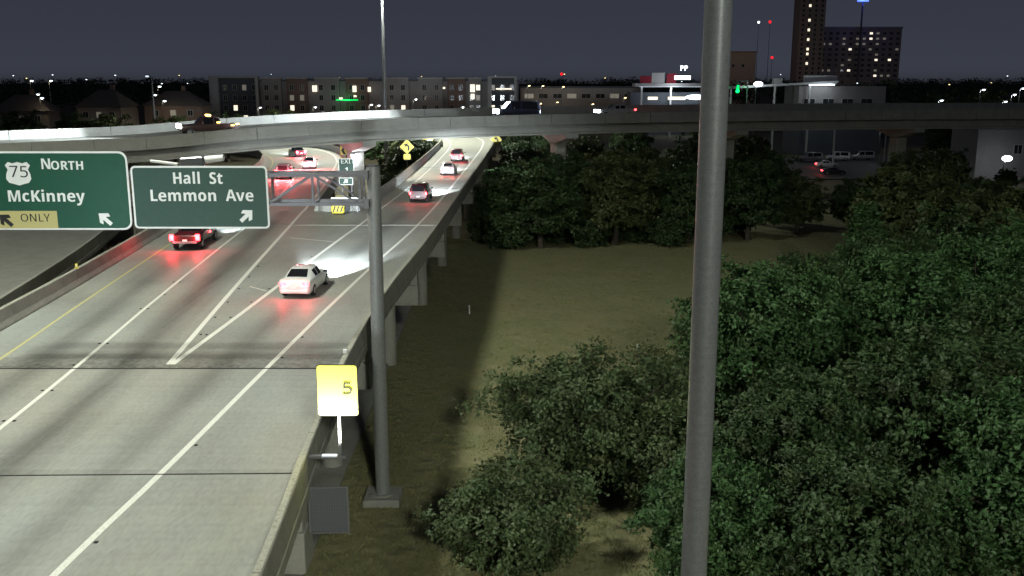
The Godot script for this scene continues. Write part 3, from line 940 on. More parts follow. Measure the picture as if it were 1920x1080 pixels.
	m.tube(Vector3(-0.2, -0.02, 0), Vector3(-0.2, 0.2, 0), 0.05, 0.05, 8)
	m.tube(Vector3(0.4, -0.02, 0), Vector3(0.4, 0.2, 0), 0.05, 0.05, 8)
	part(f, "bracket", m, M.steel)

# ------------------------------------------------------------------ other signs
func diamond(s: float) -> PackedVector2Array:
	return PackedVector2Array([Vector2(0, -s), Vector2(s, 0), Vector2(0, s), Vector2(-s, 0)])

func chevron_sign(at: Vector3, post: float, label: String, group: String, w := 0.75, h := 0.92, yaw := 0.0) -> void:
	var t := thing("chevron_sign", label, "sign", at, yaw, group)
	var m := Mb.new()
	m.box(Vector3(0, post * 0.5, -0.05), Vector3(0.07, post, 0.05))
	part(t, "post", m, M.steel)
	m = Mb.new()
	m.prism(rounded(w, h, 0.06, Vector2(0, post)), -0.02, 0.0)
	part(t, "panel", m, M.sign_yellow)
	m = Mb.new()
	var c := PackedVector2Array([Vector2(0.26, 0.42), Vector2(-0.02, 0.42), Vector2(-0.28, 0.0), Vector2(-0.02, -0.42), Vector2(0.26, -0.42), Vector2(0.0, 0.0)])
	for k in c.size(): c[k] = Vector2(c[k].x * w / 0.75, c[k].y * h / 0.92 + post)
	m.prism(c, -0.002, 0.008)
	part(t, "chevron", m, M.sign_black)

func curve_sign(at: Vector3, post: float, s: float, label: String, plaque: bool) -> void:
	var t := thing("curve_warning_sign", label, "sign", at)
	var m := Mb.new()
	m.box(Vector3(0, post * 0.5, -0.05), Vector3(0.09, post, 0.05))
	part(t, "post", m, M.steel)
	m = Mb.new()
	var d := diamond(s)
	for k in 4: d[k] += Vector2(0, post)
	m.prism(d, -0.02, 0.0)
	part(t, "panel", m, M.sign_yellow)
	m = Mb.new()
	var a := PackedVector2Array([Vector2(0.08, -0.52), Vector2(0.30, -0.52), Vector2(0.34, 0.0), Vector2(0.24, 0.18), Vector2(0.08, 0.30), Vector2(0.16, 0.46), Vector2(-0.44, 0.36), Vector2(-0.14, -0.06), Vector2(-0.04, 0.12), Vector2(0.08, 0.04), Vector2(0.12, -0.08)])
	for k in a.size(): a[k] = a[k] * s + Vector2(0, post)
	m.prism(a, -0.002, 0.01)
	part(t, "arrow", m, M.sign_black)
	if plaque:
		m = Mb.new()
		m.prism(rounded(s * 0.95, s * 0.75, 0.04, Vector2(0, post - s * 1.38)), -0.02, 0.0)
		part(t, "speed_plaque", m, M.sign_yellow)

func roadside_signs() -> void:
	# advisory speed sign on a bracket outside the parapet
	var t := thing("advisory_speed_sign", "glowing lemon yellow speed sign with a black 5 on a parapet bracket", "sign", Vector3(-4.66, 6.98, -24.6))
	var m := Mb.new()
	m.bar(Vector3(0, -0.04, -0.06), Vector3(0, 2.5, -0.06), 0.07, 0.07)
	part(t, "post", m, M.steel)
	m = Mb.new()
	m.bar(Vector3(-0.95, 0, -0.06), Vector3(0.14, 0, -0.06), 0.10, 0.08)
	part(t, "bracket_arm", m, M.steel)
	m = Mb.new()
	m.prism(rounded(1.10, 1.43, 0.09, Vector2(-0.01, 1.9)), -0.02, 0.0)
	part(t, "border", m, M.sign_black)
	m = Mb.new()
	m.prism(rounded(1.06, 1.39, 0.07, Vector2(-0.01, 1.9)), -0.012, 0.004)
	part(t, "panel", m, M.sign_lemon)
	lettering(t, "5", 0.33, Vector3(0.09, 1.68, 0.012), M.sign_black, "numeral", false, 1.25)
	# small lamp added low on the arm to brighten the panel
	m = Mb.new()
	m.box(Vector3(-0.25, 0.1, 0.22), Vector3(0.46, 0.08, 0.14), Basis(Vector3.RIGHT, 0.3), 0.02)
	m.bar(Vector3(-0.25, 0.05, -0.02), Vector3(-0.25, 0.08, 0.2), 0.05, 0.04)
	var lamp := part(t, "added_sign_lamp", m, M.steel)
	m = Mb.new()
	m.box(Vector3(-0.25, 0.148, 0.21), Vector3(0.4, 0.015, 0.08), Basis(Vector3.RIGHT, 0.3))
	part(lamp, "lamp_lens", m, M.glow_soft)
	spot(t, Vector3(-0.3, 0.26, 0.36), Vector3(0.14, 1.5, -0.36), Color(1.0, 1.0, 0.92), 75.0, 50.0, 0.2)  # added light thrown up the yellow panel
	# framed mesh panel below the bracket
	t = thing("mesh_guard_panel", "framed grey mesh panel hung outside the parapet below the yellow sign", "fence", Vector3(-5.0, 4.86, -24.4))
	for e in [[Vector3(-0.53, 0, 0), Vector3(0.53, 0.02, 0)], [Vector3(-0.53, 1.32, 0), Vector3(0.53, 1.34, 0)], [Vector3(-0.53, 0, 0), Vector3(-0.53, 2.05, 0)], [Vector3(0.53, -0.05, 0), Vector3(0.53, 1.37, 0)]]:
		m = Mb.new()
		m.bar(e[0], e[1], 0.04, 0.04)
		part(t, "frame_bar", m, M.steel)
	m = Mb.new()
	for k in 17:
		var x := -0.5 + k * 0.0625
		m.bar(Vector3(x, 0.03, 0), Vector3(x, 1.31, 0), 0.008, 0.008)
	for k in 20:
		var yy := 0.05 + k * 0.065
		m.bar(Vector3(-0.51, yy, 0.009), Vector3(0.51, yy, 0.009), 0.008, 0.008)
	part(t, "wire_mesh", m, M.steel)
	m = Mb.new()
	m.box(Vector3(0, 0.66, -0.03), Vector3(1.0, 1.26, 0.02))
	part(t, "backing_sheet", m, M.facade_dark)
	# small things on the parapets
	t = thing("parapet_reflector", "small white reflector block on the parapet beyond the yellow sign", "reflector", Vector3(lookup(RIGHT_EDGE, 34.2) - 0.02, DECK + 0.862, -34.2), 0.3)
	m = Mb.new()
	m.box(Vector3(0, 0.07, 0), Vector3(0.16, 0.14, 0.1), Basis.IDENTITY, 0.015)
	part(t, "block", m, M.sign_white)
	m = Mb.new()
	m.box(Vector3(0, 0.08, 0.054), Vector3(0.1, 0.08, 0.008))
	part(t, "lens", m, M.facade_white)
	t = thing("parapet_reflector", "small yellow reflector tab on the shaded left parapet", "reflector", Vector3(lookup(LEFT_EDGE, 50.5), DECK + 0.862, -50.5), 0.2)
	m = Mb.new()
	m.prism(PackedVector2Array([Vector2(-0.11, 0), Vector2(0.11, 0), Vector2(0.05, 0.26), Vector2(-0.05, 0.26)]), -0.03, 0.03)
	part(t, "tab", m, M.sign_yellow)
	m = Mb.new()
	m.box(Vector3(0, 0.15, 0.034), Vector3(0.06, 0.12, 0.006))
	part(t, "lens", m, M.sign_white)
	# exit gore sign
	t = thing("exit_sign", "small green EXIT 1 sign with arrow plaque at the gore nose", "sign", Vector3(-13.75, DECK, -80.2))
	for x in [-0.4, 0.4]:
		m = Mb.new()
		m.bar(Vector3(x, 0.95, -0.06), Vector3(x, 4.3, -0.06), 0.08, 0.05)
		part(t, "post", m, M.steel)
	m = Mb.new()
	m.prism(rounded(1.30, 1.52, 0.1, Vector2(0, 3.6)), -0.03, 0.0)
	part(t, "border", m, M.sign_white)
	m = Mb.new()
	m.prism(rounded(1.18, 1.40, 0.06, Vector2(0, 3.6)), -0.02, 0.004)
	part(t, "panel", m, M.sign_green_faded)
	lettering(t, "EXIT", 0.38, Vector3(-0.46, 3.80, 0.01), M.sign_white, "lettering", false, 1.12)
	lettering(t, "1", 0.42, Vector3(-0.12, 3.05, 0.01), M.sign_white, "lettering", true, 1.0)
	m = Mb.new()
	m.prism(rounded(1.16, 0.60, 0.08, Vector2(-0.06, 2.46)), -0.03, 0.0)
	part(t, "plaque_border", m, M.sign_white)
	m = Mb.new()
	m.prism(rounded(1.06, 0.5, 0.05, Vector2(-0.06, 2.46)), -0.02, 0.004)
	var pl := part(t, "arrow_plaque", m, M.sign_green_faded)
	m = Mb.new()
	m.prism(arrow_poly(Vector2(-0.08, 2.46), 0.46, -0.9), 0, 0.012)
	part(pl, "arrow", m, M.sign_white)
	# crash cushion in front of the nose
	t = thing("crash_cushion", "grey crash cushion with a yellow striped nose at the gore", "crash barrier", Vector3(-14.1, DECK, -77.6))
	for k in 4:
		m = Mb.new()
		m.box(Vector3(0, 0.48, -0.35 - k * 0.55), Vector3(0.95 + k * 0.1, 0.82, 0.5), Basis.IDENTITY, 0.06)
		part(t, "module", m, M.galvanised)
	m = Mb.new()
	m.tube(Vector3(-0.5, 0.42, 0.0), Vector3(-0.5, 0.62, 0.0), 0.06, 0.06, 8)
	m.box(Vector3(0, 0.5, 0.05), Vector3(1.05, 0.72, 0.28), Basis.IDENTITY, 0.1)
	var nose := part(t, "nose_cover", m, M.sign_yellow)
	for k in 3:
		m = Mb.new()
		var sx := -0.42 + k * 0.3
		m.prism(PackedVector2Array([Vector2(sx, 0.26), Vector2(sx + 0.12, 0.26), Vector2(sx + 0.3, 0.74), Vector2(sx + 0.18, 0.74)]), 0.188, 0.196)
		part(nose, "stripe", m, M.sign_black)
	# guard rail round the nose
	t = thing("guard_rail", "short pale steel guard rail on posts behind the crash cushion", "barrier", Vector3(-13.9, DECK, -79.3))
	m = Mb.new()
	m.box(Vector3(0.1, 1.15, 0), Vector3(2.3, 0.16, 0.08), Basis.IDENTITY, 0.02)
	m.box(Vector3(0.1, 0.72, 0), Vector3(2.3, 0.16, 0.08), Basis.IDENTITY, 0.02)
	part(t, "rail", m, M.sign_white)
	for x in [-0.9, 1.1]:
		m = Mb.new()
		m.box(Vector3(x, 0.6, -0.1), Vector3(0.1, 1.2, 0.1))
		part(t, "post", m, M.steel)
	# chevrons and curve signs
	chevron_sign(Vector3(-22.2, DECK + 0.86, -128), 0.75, "yellow chevron sign on the outer parapet of the bend, farther from the EXIT sign", "", 0.9, 1.15)
	chevron_sign(Vector3(-20.55, DECK + 0.86, -117.5), 0.1, "yellow chevron sign low beside the EXIT 1 sign", "", 0.85, 1.1)
	chevron_sign(Vector3(-36.4, DECK + 0.86, -146), 0.3, "wide amber chevron board on the inner parapet of the bend", "", 2.0, 0.9)
	curve_sign(Vector3(-13.2, DECK - 0.5, -122), 3.0, 0.92, "yellow diamond left-curve sign with speed plaque between the ramps", true)
	curve_sign(Vector3(-2.55, DECK + 0.86, -158), 0.35, 0.95, "yellow diamond left-curve sign on the tree side of the exit ramp", false)
	var lmp := thing("underdeck_light", "small warm lamp hung under the overpass above the exit ramp", "lamp", over_at(-9.6, 1.6) + Vector3(0, -1.95, 0))
	m = Mb.new()
	m.box(Vector3(0, 0.12, 0), Vector3(1.3, 0.22, 0.5), Basis.IDENTITY, 0.04)
	m.bar(Vector3(0, 0.2, 0), Vector3(0, 0.5, 0), 0.08, 0.08)
	part(lmp, "housing", m, M.sign_yellow)
	m = Mb.new()
	m.box(Vector3(0.25, -0.02, 0.1), Vector3(0.6, 0.08, 0.4))
	part(lmp, "lamp_lens", m, M.glow_warm)
	omni(lmp, Vector3(0.25, -0.25, 0.1), Color(1.0, 0.93, 0.78), 9.0, 0.2)

# ------------------------------------------------------------------ poles
func street_lamp(at: Vector3, h: float, label: String, head: Material, arm := 1.6, yaw := 0.0, group := "", energy := 0.0, color := Color(1, 0.97, 0.9), r := 0.1, globe := 1.0) -> Node3D:
	var t := thing("street_lamp", label, "lamp post", at, yaw, group)
	var m := Mb.new()
	m.tube(Vector3.ZERO, Vector3(0, h, 0), r, r * 0.6, 8)
	if arm > 0: m.tube(Vector3(0, h - 0.1, 0), Vector3(arm, h + 0.25, 0), r * 0.5, r * 0.4, 6)
	part(t, "pole", m, M.galvanised)
	m = Mb.new()
	m.box(Vector3(arm + 0.25, h + 0.3, 0), Vector3(0.9, 0.2, 0.45), Basis.IDENTITY, 0.05)
	part(t, "lamp_head", m, M.galvanised)
	m = Mb.new()
	m.ball(Vector3(arm + 0.3, h + 0.12, 0), Vector3(0.4, 0.22, 0.3) * globe, 10)
	part(t, "lamp_globe", m, head)
	if energy > 0: omni(t, Vector3(arm + 0.3, h - 0.35, 0), color, energy, 0.25)
	return t

func poles() -> void:
	var t := thing("steel_pole", "thick grey steel pole standing close by in front of the trees", "pole", Vector3(1.98, 0, -9.6))
	var m := Mb.new()
	m.tube(Vector3(0, 0.3, 0), Vector3(0, 21, 0), 0.148, 0.132, 28)
	part(t, "shaft", m, M.galvanised)
	m = Mb.new()
	m.box(Vector3(0, 0.18, 0), Vector3(0.9, 0.36, 0.9), Basis.IDENTITY, 0.04)
	part(t, "footing", m, M.concrete)
	t = thing("marker_post", "thin white marker post standing in the bridge's shadow on the grass", "post", Vector3(-3.15, 0.05, -69.2))
	m = Mb.new()
	m.box(Vector3(0, 0.35, 0), Vector3(0.1, 0.72, 0.05), Basis.IDENTITY, 0.01)
	part(t, "shaft", m, M.sign_white)
	m = Mb.new()
	m.box(Vector3(0, 0.55, 0.03), Vector3(0.06, 0.1, 0.008))
	part(t, "reflector", m, M.facade_white)
	t = thing("marker_post", "slender dark stake with a pale tip behind the leafy tree", "post", Vector3(6.85, 0.05, -50.5))
	m = Mb.new()
	m.tube(Vector3(0, 0, 0), Vector3(0, 2.75, 0), 0.04, 0.03, 8)
	part(t, "shaft", m, M.bark)
	m = Mb.new()
	m.ball(Vector3(0, 2.8, 0), Vector3(0.09, 0.13, 0.09), 8)
	part(t, "tip", m, M.sign_white)
	# utility poles right of the trees
	for q in [[66.0, 199.0, 10.2], [75.0, 195.0, 9.6]]:
		t = thing("utility_pole", "slim pale utility pole among the dark trees by the parking lot", "pole", Vector3(q[0], 0, -q[1]), 0, "utility poles by the parking lot")
		m = Mb.new()
		m.tube(Vector3.ZERO, Vector3(-0.2, q[2], 0), 0.2, 0.14, 8)
		part(t, "shaft", m, M.facade_pale)
		m = Mb.new()
		m.box(Vector3(-0.15, q[2] - 0.5, 0), Vector3(1.8, 0.12, 0.12))
		part(t, "crossarm", m, M.bark)
	street_lamp(Vector3(81.4, 0, -160), 4.2, "dazzling white lamp on a short post beside the pale wall", M.glow_head, 0.1, 0, "", 6.0, Color(0.95, 0.98, 1.0), 0.16, 2.2)
	street_lamp(Vector3(74, 0, -196), 7.6, "white parking lot lamp shining through the trees under the overpass", M.glow_white, 0.6, 0, "", 6.0, Color(0.95, 0.98, 1.0))
	street_lamp(Vector3(-69.5, 0, -190), 17.6, "thin street lamp pole standing between the houses and the apartments", M.glow_soft, 0.5, PI, "", 0.0, Color(1, 1, 1), 0.28)

# ------------------------------------------------------------------ vehicles
func ring(s: Array) -> PackedVector3Array:   # z, bottom, belt, half width, roof, half width at the roof
	var z: float = s[0]
	var yb: float = s[1]
	var be: float = s[2]
	var w: float = s[3]
	var yr: float = s[4]
	var wr: float = s[5]
	var half := [Vector2(0, yb), Vector2(w * 0.88, yb), Vector2(w * 0.985, yb + 0.16 * (be - yb)), Vector2(w, lerpf(yb, be, 0.55)), Vector2(w * 0.985, be - 0.03), Vector2(w * 0.955, be), Vector2(wr, yr - 0.05), Vector2(wr * 0.86, yr), Vector2(0, yr + 0.02)]
	var p := PackedVector3Array()
	for q in half: p.append(Vector3(q.x, q.y, z))
	for k in range(half.size() - 2, 0, -1): p.append(Vector3(-half[k].x, half[k].y, z))
	return p

func car_body(secs: Array) -> ArrayMesh:
	var st := SurfaceTool.new()
	st.begin(Mesh.PRIMITIVE_TRIANGLES)
	var rings := []
	for s in secs: rings.append(ring(s))
	var n: int = rings[0].size()
	for k in secs.size() - 1:
		for j in n:
			var j2 := (j + 1) % n
			st.set_smooth_group(k / 40 if true else 0)
			for q in [rings[k][j], rings[k + 1][j2], rings[k][j2], rings[k][j], rings[k + 1][j], rings[k + 1][j2]]:
				st.add_vertex(q)
	for e in [0, secs.size() - 1]:
		var c := Vector3.ZERO
		for p in rings[e]: c += p / n
		for j in n:
			var j2 := (j + 1) % n
			st.set_smooth_group(-1)
			if e == 0:
				st.add_vertex(c); st.add_vertex(rings[e][j]); st.add_vertex(rings[e][j2])
			else:
				st.add_vertex(c); st.add_vertex(rings[e][j2]); st.add_vertex(rings[e][j])
	st.generate_normals()
	return st.commit()

func patch(a: Vector3, b: Vector3, c: Vector3, d: Vector3, inset: float, lift: float) -> Mb:
	var m := Mb.new()
	var ce := (a + b + c + d) * 0.25
	var n := (b - a).cross(d - a)
	if n.length() < 1e-6: n = (c - b).cross(a - b)
	n = n.normalized()
	var q := []
	for p in [a, b, c, d]: q.append(p.lerp(ce, inset) + n * lift)
	m.quad(q[0], q[1], q[2], q[3])
	for k in 4:
		var k2 := (k + 1) % 4
		m.quad(q[k] - n * lift * 1.5, q[k2] - n * lift * 1.5, q[k2], q[k])
	return m

func vehicle(called: String, label: String, category: String, at: Vector3, yaw: float, secs: Array, glass: Array, paint: Material, opt := {}, group := "") -> Node3D:
	var t := thing(called, label, category, at, yaw, group)
	t.scale = Vector3.ONE * opt.get("size", 0.9)
	part(t, "body", car_body(secs), paint)
	for g in glass:       # [first section, second section, kind]
		var a := ring(secs[g[0]])
		var b := ring(secs[g[1]])
		if g[2] == "side":
			part(t, "side_window", patch(a[5], b[5], b[6], a[6], 0.13, 0.012), M.glass_dark)
			part(t, "side_window", patch(b[11], a[11], a[10], b[10], 0.13, 0.012), M.glass_dark)
		elif g[2] == "rear":
			part(t, "rear_window", patch(a[9], a[7], b[7], b[9], 0.1, 0.035), M.glass_dark)
		else:
			part(t, "windshield", patch(b[7], b[9], a[9], a[7], 0.07, 0.035), M.glass_dark)
	var zr: float = secs[0][0]
	var zf: float = secs[-1][0]
	var w: float = opt.get("w", 0.9)
	var R: float = opt.get("wheel", 0.33)
	for z in opt.get("axles", [zr - 0.95, zf + 0.9]):
		for s in [-1, 1]:
			var m := Mb.new()
			m.tube(Vector3(s * (w - 0.2), R, z), Vector3(s * (w + 0.01), R, z), R, R, 20)
			m.tube(Vector3(s * (w + 0.01), R, z), Vector3(s * (w + 0.02), R, z), R, R * 0.86, 20, false)
			var wh := part(t, "wheel", m, M.rubber)
			m = Mb.new()
			m.tube(Vector3(s * (w - 0.1), R, z), Vector3(s * (w + 0.022), R, z), R * 0.64, R * 0.6, 14)
			part(wh, "rim", m, M.rim)
	var ty: float = opt.get("tail_y", 0.8)
	var tw: float = opt.get("tail_w", 0.62)
	var tz: float = opt.get("tail_z", zr - 0.04)
	var tail: Vector3 = opt.get("tail", Vector3(0.3, 0.16, 0.1))
	for s in [-1, 1]:
		var m := Mb.new()
		m.box(Vector3(s * tw, ty, tz), tail, Basis.IDENTITY, 0.02)
		part(t, "tail_light", m, M.glow_tail if opt.get("tail_on", 1.0) > 0 else M.car_red)
		if opt.get("tail_on", 1.0) > 0: omni(t, Vector3(s * tw, ty, tz + 0.2), opt.get("tail_color", Color(1.0, 0.20, 0.26)), opt.get("tail_on", 1.0), 0.08)
	var hy: float = opt.get("head_y", 0.66)
	for s in [-1, 1]:
		var m := Mb.new()
		m.box(Vector3(s * opt.get("head_w", 0.6), hy, zf + 0.05), opt.get("head", Vector3(0.3, 0.14, 0.14)), Basis.IDENTITY, 0.02)
		part(t, "headlight", m, M.glow_head if opt.get("head_on", 0.0) > 0 else M.facade_white)
		if opt.get("head_on", 0.0) > 0:
			spot(t, Vector3(s * opt.get("head_w", 0.6), hy, zf - 0.12), Vector3(0.03 * s, opt.get("head_up", -0.055), -1), Color(0.92, 0.97, 1.0), opt.head_on, opt.get("beam", 17.0), 0.1)
	var pm := Mb.new()
	pm.box(Vector3(0, opt.get("plate_y", 0.62), zr + 0.012), Vector3(0.32, 0.16, 0.02))
	part(t, "licence_plate", pm, M.sign_white)
	pm = Mb.new()
	pm.box(Vector3(0, opt.get("bump_y", 0.42), zr + 0.0), Vector3(w * 1.72, 0.16, 0.12), Basis.IDENTITY, 0.03)
	part(t, "rear_bumper", pm, opt.get("bumper", paint))
	var mz: float = opt.get("mirror_z", -0.75)
	for s in [-1, 1]:
		pm = Mb.new()
		pm.box(Vector3(s * (w + 0.12), opt.get("mirror_y", 1.02), mz), Vector3(0.22, 0.15, 0.1), Basis.IDENTITY, 0.03)
		part(t, "mirror", pm, M.plastic)
	return t

const SEDAN := [[2.36, 0.42, 0.66, 0.72, 0.70, 0.66], [2.30, 0.28, 0.90, 0.84, 0.95, 0.74], [2.12, 0.24, 1.03, 0.88, 1.07, 0.76], [1.72, 0.22, 1.03, 0.90, 1.09, 0.74], [0.98, 0.20, 1.01, 0.915, 1.43, 0.62], [0.30, 0.20, 0.99, 0.915, 1.475, 0.62], [-0.32, 0.20, 0.97, 0.915, 1.43, 0.62], [-1.12, 0.20, 0.95, 0.91, 1.00, 0.74], [-1.8, 0.22, 0.87, 0.89, 0.91, 0.72], [-2.25, 0.28, 0.74, 0.80, 0.77, 0.66], [-2.4, 0.38, 0.58, 0.66, 0.60, 0.55]]
const SEDAN_GLASS := [[3, 4, "rear"], [4, 5, "side"], [5, 6, "side"], [6, 7, "front"]]
const SUV := [[2.22, 0.45, 0.75, 0.80, 0.80, 0.76], [2.18, 0.36, 1.08, 0.88, 1.12, 0.78], [2.08, 0.34, 1.10, 0.90, 1.74, 0.68], [1.2, 0.32, 1.10, 0.92, 1.82, 0.70], [0.2, 0.32, 1.09, 0.92, 1.82, 0.70], [-0.55, 0.32, 1.08, 0.92, 1.76, 0.68], [-0.98, 0.32, 1.07, 0.92, 1.16, 0.76], [-1.9, 0.34, 1.02, 0.88, 1.06, 0.76], [-2.15, 0.40, 0.85, 0.84, 0.9, 0.74], [-2.22, 0.5, 0.7, 0.78, 0.72, 0.7]]
const SUV_GLASS := [[1, 2, "rear"], [2, 3, "side"], [3, 4, "side"], [4, 5, "side"], [5, 6, "front"]]
const PICKUP := [[2.9, 0.62, 1.0, 0.92, 1.04, 0.90], [2.86, 0.55, 1.12, 0.97, 1.16, 0.93], [1.15, 0.5, 1.13, 0.99, 1.17, 0.95], [1.05, 0.48, 1.14, 0.98, 1.80, 0.74], [0.5, 0.46, 1.14, 0.98, 1.92, 0.76], [-0.6, 0.46, 1.12, 0.98, 1.88, 0.76], [-1.2, 0.46, 1.12, 0.98, 1.20, 0.86], [-2.5, 0.5, 1.05, 0.96, 1.10, 0.86], [-2.8, 0.55, 0.9, 0.9, 0.95, 0.8], [-2.88, 0.65, 0.8, 0.85, 0.83, 0.76]]
const PICKUP_GLASS := [[2, 3, "rear"], [3, 4, "side"], [4, 5, "side"], [5, 6, "front"]]
const VAN := [[2.6, 0.5, 0.9, 0.9, 1.0, 0.88], [2.55, 0.4, 1.15, 0.98, 1.9, 0.86], [2.3, 0.38, 1.15, 1.0, 2.08, 0.86], [0.2, 0.38, 1.15, 1.0, 2.12, 0.86], [-1.0, 0.38, 1.13, 1.0, 2.05, 0.84], [-1.75, 0.38, 1.1, 0.98, 1.22, 0.84], [-2.5, 0.42, 1.0, 0.92, 1.06, 0.8], [-2.65, 0.5, 0.8, 0.86, 0.85, 0.74]]
const VAN_GLASS := [[2, 3, "side"], [3, 4, "side"], [4, 5, "front"], [1, 2, "rear"]]

func vehicles() -> void:
	var y := DECK + 0.012
	vehicle("sedan_car", "white sedan lighting the road ahead beside the gore lines", "car", Vector3(-10.75, y, -49.0), -0.05, SEDAN, SEDAN_GLASS, M.car_white, {"tail_on": 1.1, "head_on": 800.0, "head_up": -0.15, "beam": 20.0, "tail_w": 0.66, "tail_y": 0.86, "tail": Vector3(0.36, 0.15, 0.12), "tail_z": 2.335, "mirror_z": -0.7})
	var p := vehicle("pickup_truck", "pickup truck with blazing brake lights below the Hall St sign", "truck", Vector3(-21.0, y, -63.2), 0.06, PICKUP, PICKUP_GLASS, M.car_maroon, {"tail_on": 3.4, "w": 0.98, "wheel": 0.4, "tail_w": 0.9, "tail_y": 0.98, "tail": Vector3(0.3, 0.46, 0.12), "tail_z": 2.9, "mirror_z": -0.6, "mirror_y": 1.25, "bump_y": 0.62, "plate_y": 0.75, "head_on": 260.0, "head_y": 0.85, "head_w": 0.78, "bumper": M.rim})
	var m := Mb.new()
	m.box(Vector3(1.02, 0.93, -0.2), Vector3(0.08, 0.14, 0.3), Basis.IDENTITY, 0.02)
	part(p, "side_marker_light", m, M.glow_tail)
	vehicle("suv_car", "boxy dark red off-roader at the start of the exit ramp", "car", Vector3(-8.25, y, -87.2), -0.04, SUV, SUV_GLASS, M.car_maroon, {"tail_on": 0.7, "w": 0.92, "wheel": 0.4, "tail_w": 0.78, "tail_y": 0.95, "tail": Vector3(0.16, 0.28, 0.1), "tail_z": 2.2, "head_on": 800.0, "head_up": -0.11, "beam": 21.0, "head_y": 0.8, "mirror_y": 1.2, "bump_y": 0.5})
	vehicle("sedan_car", "silver sedan braking midway up the exit ramp", "car", Vector3(-7.35, y, -112.4), -0.03, SEDAN, SEDAN_GLASS, M.car_silver, {"tail_on": 1.2, "head_on": 260.0, "tail_y": 0.86, "tail_z": 2.335})
	vehicle("suv_car", "red tinted hatchback leading the cars up the exit ramp", "car", Vector3(-7.35, y, -131.2), -0.02, SUV, SUV_GLASS, M.car_red, {"tail_on": 1.2, "w": 0.92, "head_on": 260.0, "tail_y": 0.95, "tail_w": 0.76, "tail_z": 2.2, "mirror_y": 1.2})
	vehicle("suv_car", "car glowing red in the left carriageway just under the overpass", "car", Vector3(-25.3, y, -107.5), 0.12, SUV, SUV_GLASS, M.car_silver, {"tail_on": 24.0, "tail_color": Color(1.0, 0.34, 0.38), "w": 0.92, "tail_w": 0.76, "tail_y": 0.98, "tail": Vector3(0.4, 0.44, 0.14), "tail_z": 2.2, "head_on": 200.0, "mirror_y": 1.2})
	vehicle("sedan_car", "braking sedan entering the bend in the nearer lane under the overpass", "car", Vector3(-25.2, y, -120.5), 0.2, SEDAN, SEDAN_GLASS, M.car_silver, {"tail_on": 20.0, "tail_color": Color(1.0, 0.34, 0.38), "tail_y": 0.86, "tail_w": 0.66, "tail": Vector3(0.46, 0.3, 0.14), "tail_z": 2.335, "head_on": 200.0})
	vehicle("sedan_car", "farthest braking sedan in the bend, beside the amber chevron board", "car", Vector3(-30.8, y, -139.0), 0.5, SEDAN, SEDAN_GLASS, M.car_dark, {"tail_on": 14.0, "tail_color": Color(1.0, 0.34, 0.38), "tail_y": 0.86, "tail_w": 0.66, "tail_z": 2.335, "head_on": 200.0})
	# unseen cars added so their headlights light the sign faces and car backs
	vehicle("suv_car", "unseen silver car added to light the signs from the lane beside the yellow line", "car", Vector3(-16.6, y, -7), 0.06, SUV, SUV_GLASS, M.car_silver, {"tail_on": 0.5, "w": 0.92, "tail_w": 0.76, "tail_y": 0.98, "tail_z": 2.2, "head_on": 85.0, "head_up": 0.09, "head_y": 0.8, "mirror_y": 1.2})
	vehicle("sedan_car", "unseen dark sedan added to light the signs from the exit lane", "car", Vector3(-12.2, y, -9), -0.02, SEDAN, SEDAN_GLASS, M.car_dark, {"tail_on": 0.5, "tail_y": 0.86, "tail_z": 2.335, "head_on": 85.0, "head_up": 0.09})
	# on the overpass, driving to the left
	var q := over_at(-31.0, 1.4)
	var tow := vehicle("service_truck", "dark service truck with amber roof beacons on the overpass", "truck", q + Vector3(0, 0.02, 0), PI / 2 + 0.5, PICKUP, PICKUP_GLASS, M.car_brown, {"tail_on": 0.0, "w": 0.98, "wheel": 0.4, "tail_w": 0.85, "tail_y": 0.95, "tail_z": 2.9, "size": 1.0, "beam": 30.0, "head_on": 1100.0, "head_y": 1.0, "head_w": 0.7, "head": Vector3(0.56, 0.46, 0.2), "mirror_y": 1.3})
	m = Mb.new()
	m.box(Vector3(0, 2.02, 0.1), Vector3(1.5, 0.2, 0.34), Basis.IDENTITY, 0.06)
	part(tow, "beacon_light_bar", m, M.glow_amber)
	for e in [Vector3(-0.98, 1.32, 0.9), Vector3(-0.98, 1.0, 2.3), Vector3(-0.98, 1.12, 2.8)]:
		m = Mb.new()
		m.box(e, Vector3(0.1, 0.13, 0.34), Basis.IDENTITY, 0.02)
		part(tow, "marker_light", m, M.glow_amber)
	q = over_at(0.6, 1.4)
	vehicle("passenger_van", "dark blue van with white headlights on the overpass", "van", q + Vector3(0, 0.02, 0), PI / 2 + 0.32, VAN, VAN_GLASS, M.car_blue, {"tail_on": 0.0, "w": 0.98, "wheel": 0.38, "beam": 30.0, "head_on": 2000.0, "size": 1.0, "head_y": 0.95, "head_w": 0.66, "head": Vector3(0.6, 0.55, 0.2), "mirror_y": 1.3, "tail_y": 1.1, "tail_w": 0.85})
	q = over_at(12.5, 1.4)
	vehicle("sedan_car", "grey sedan with red tail light following the van on the overpass", "car", q + Vector3(0, 0.02, 0), PI / 2 + 0.22, SEDAN, SEDAN_GLASS, M.car_silver, {"tail_on": 0.5, "head_on": 260.0, "size": 1.0, "head": Vector3(0.6, 0.36, 0.3), "head_y": 0.74, "tail_y": 0.9, "tail_w": 0.72, "tail": Vector3(0.32, 0.2, 0.3), "tail_z": 2.2})
	# parked beyond the trees
	var lot := [[63.2, 205.0, "car_silver", 0.0], [69.6, 207.0, "car_white", 0.0], [75.6, 209.0, "car_silver", 0.0], [62.0, 190.5, "car_white", 0.9], [58.6, 176.0, "car_dark", 0.9]]
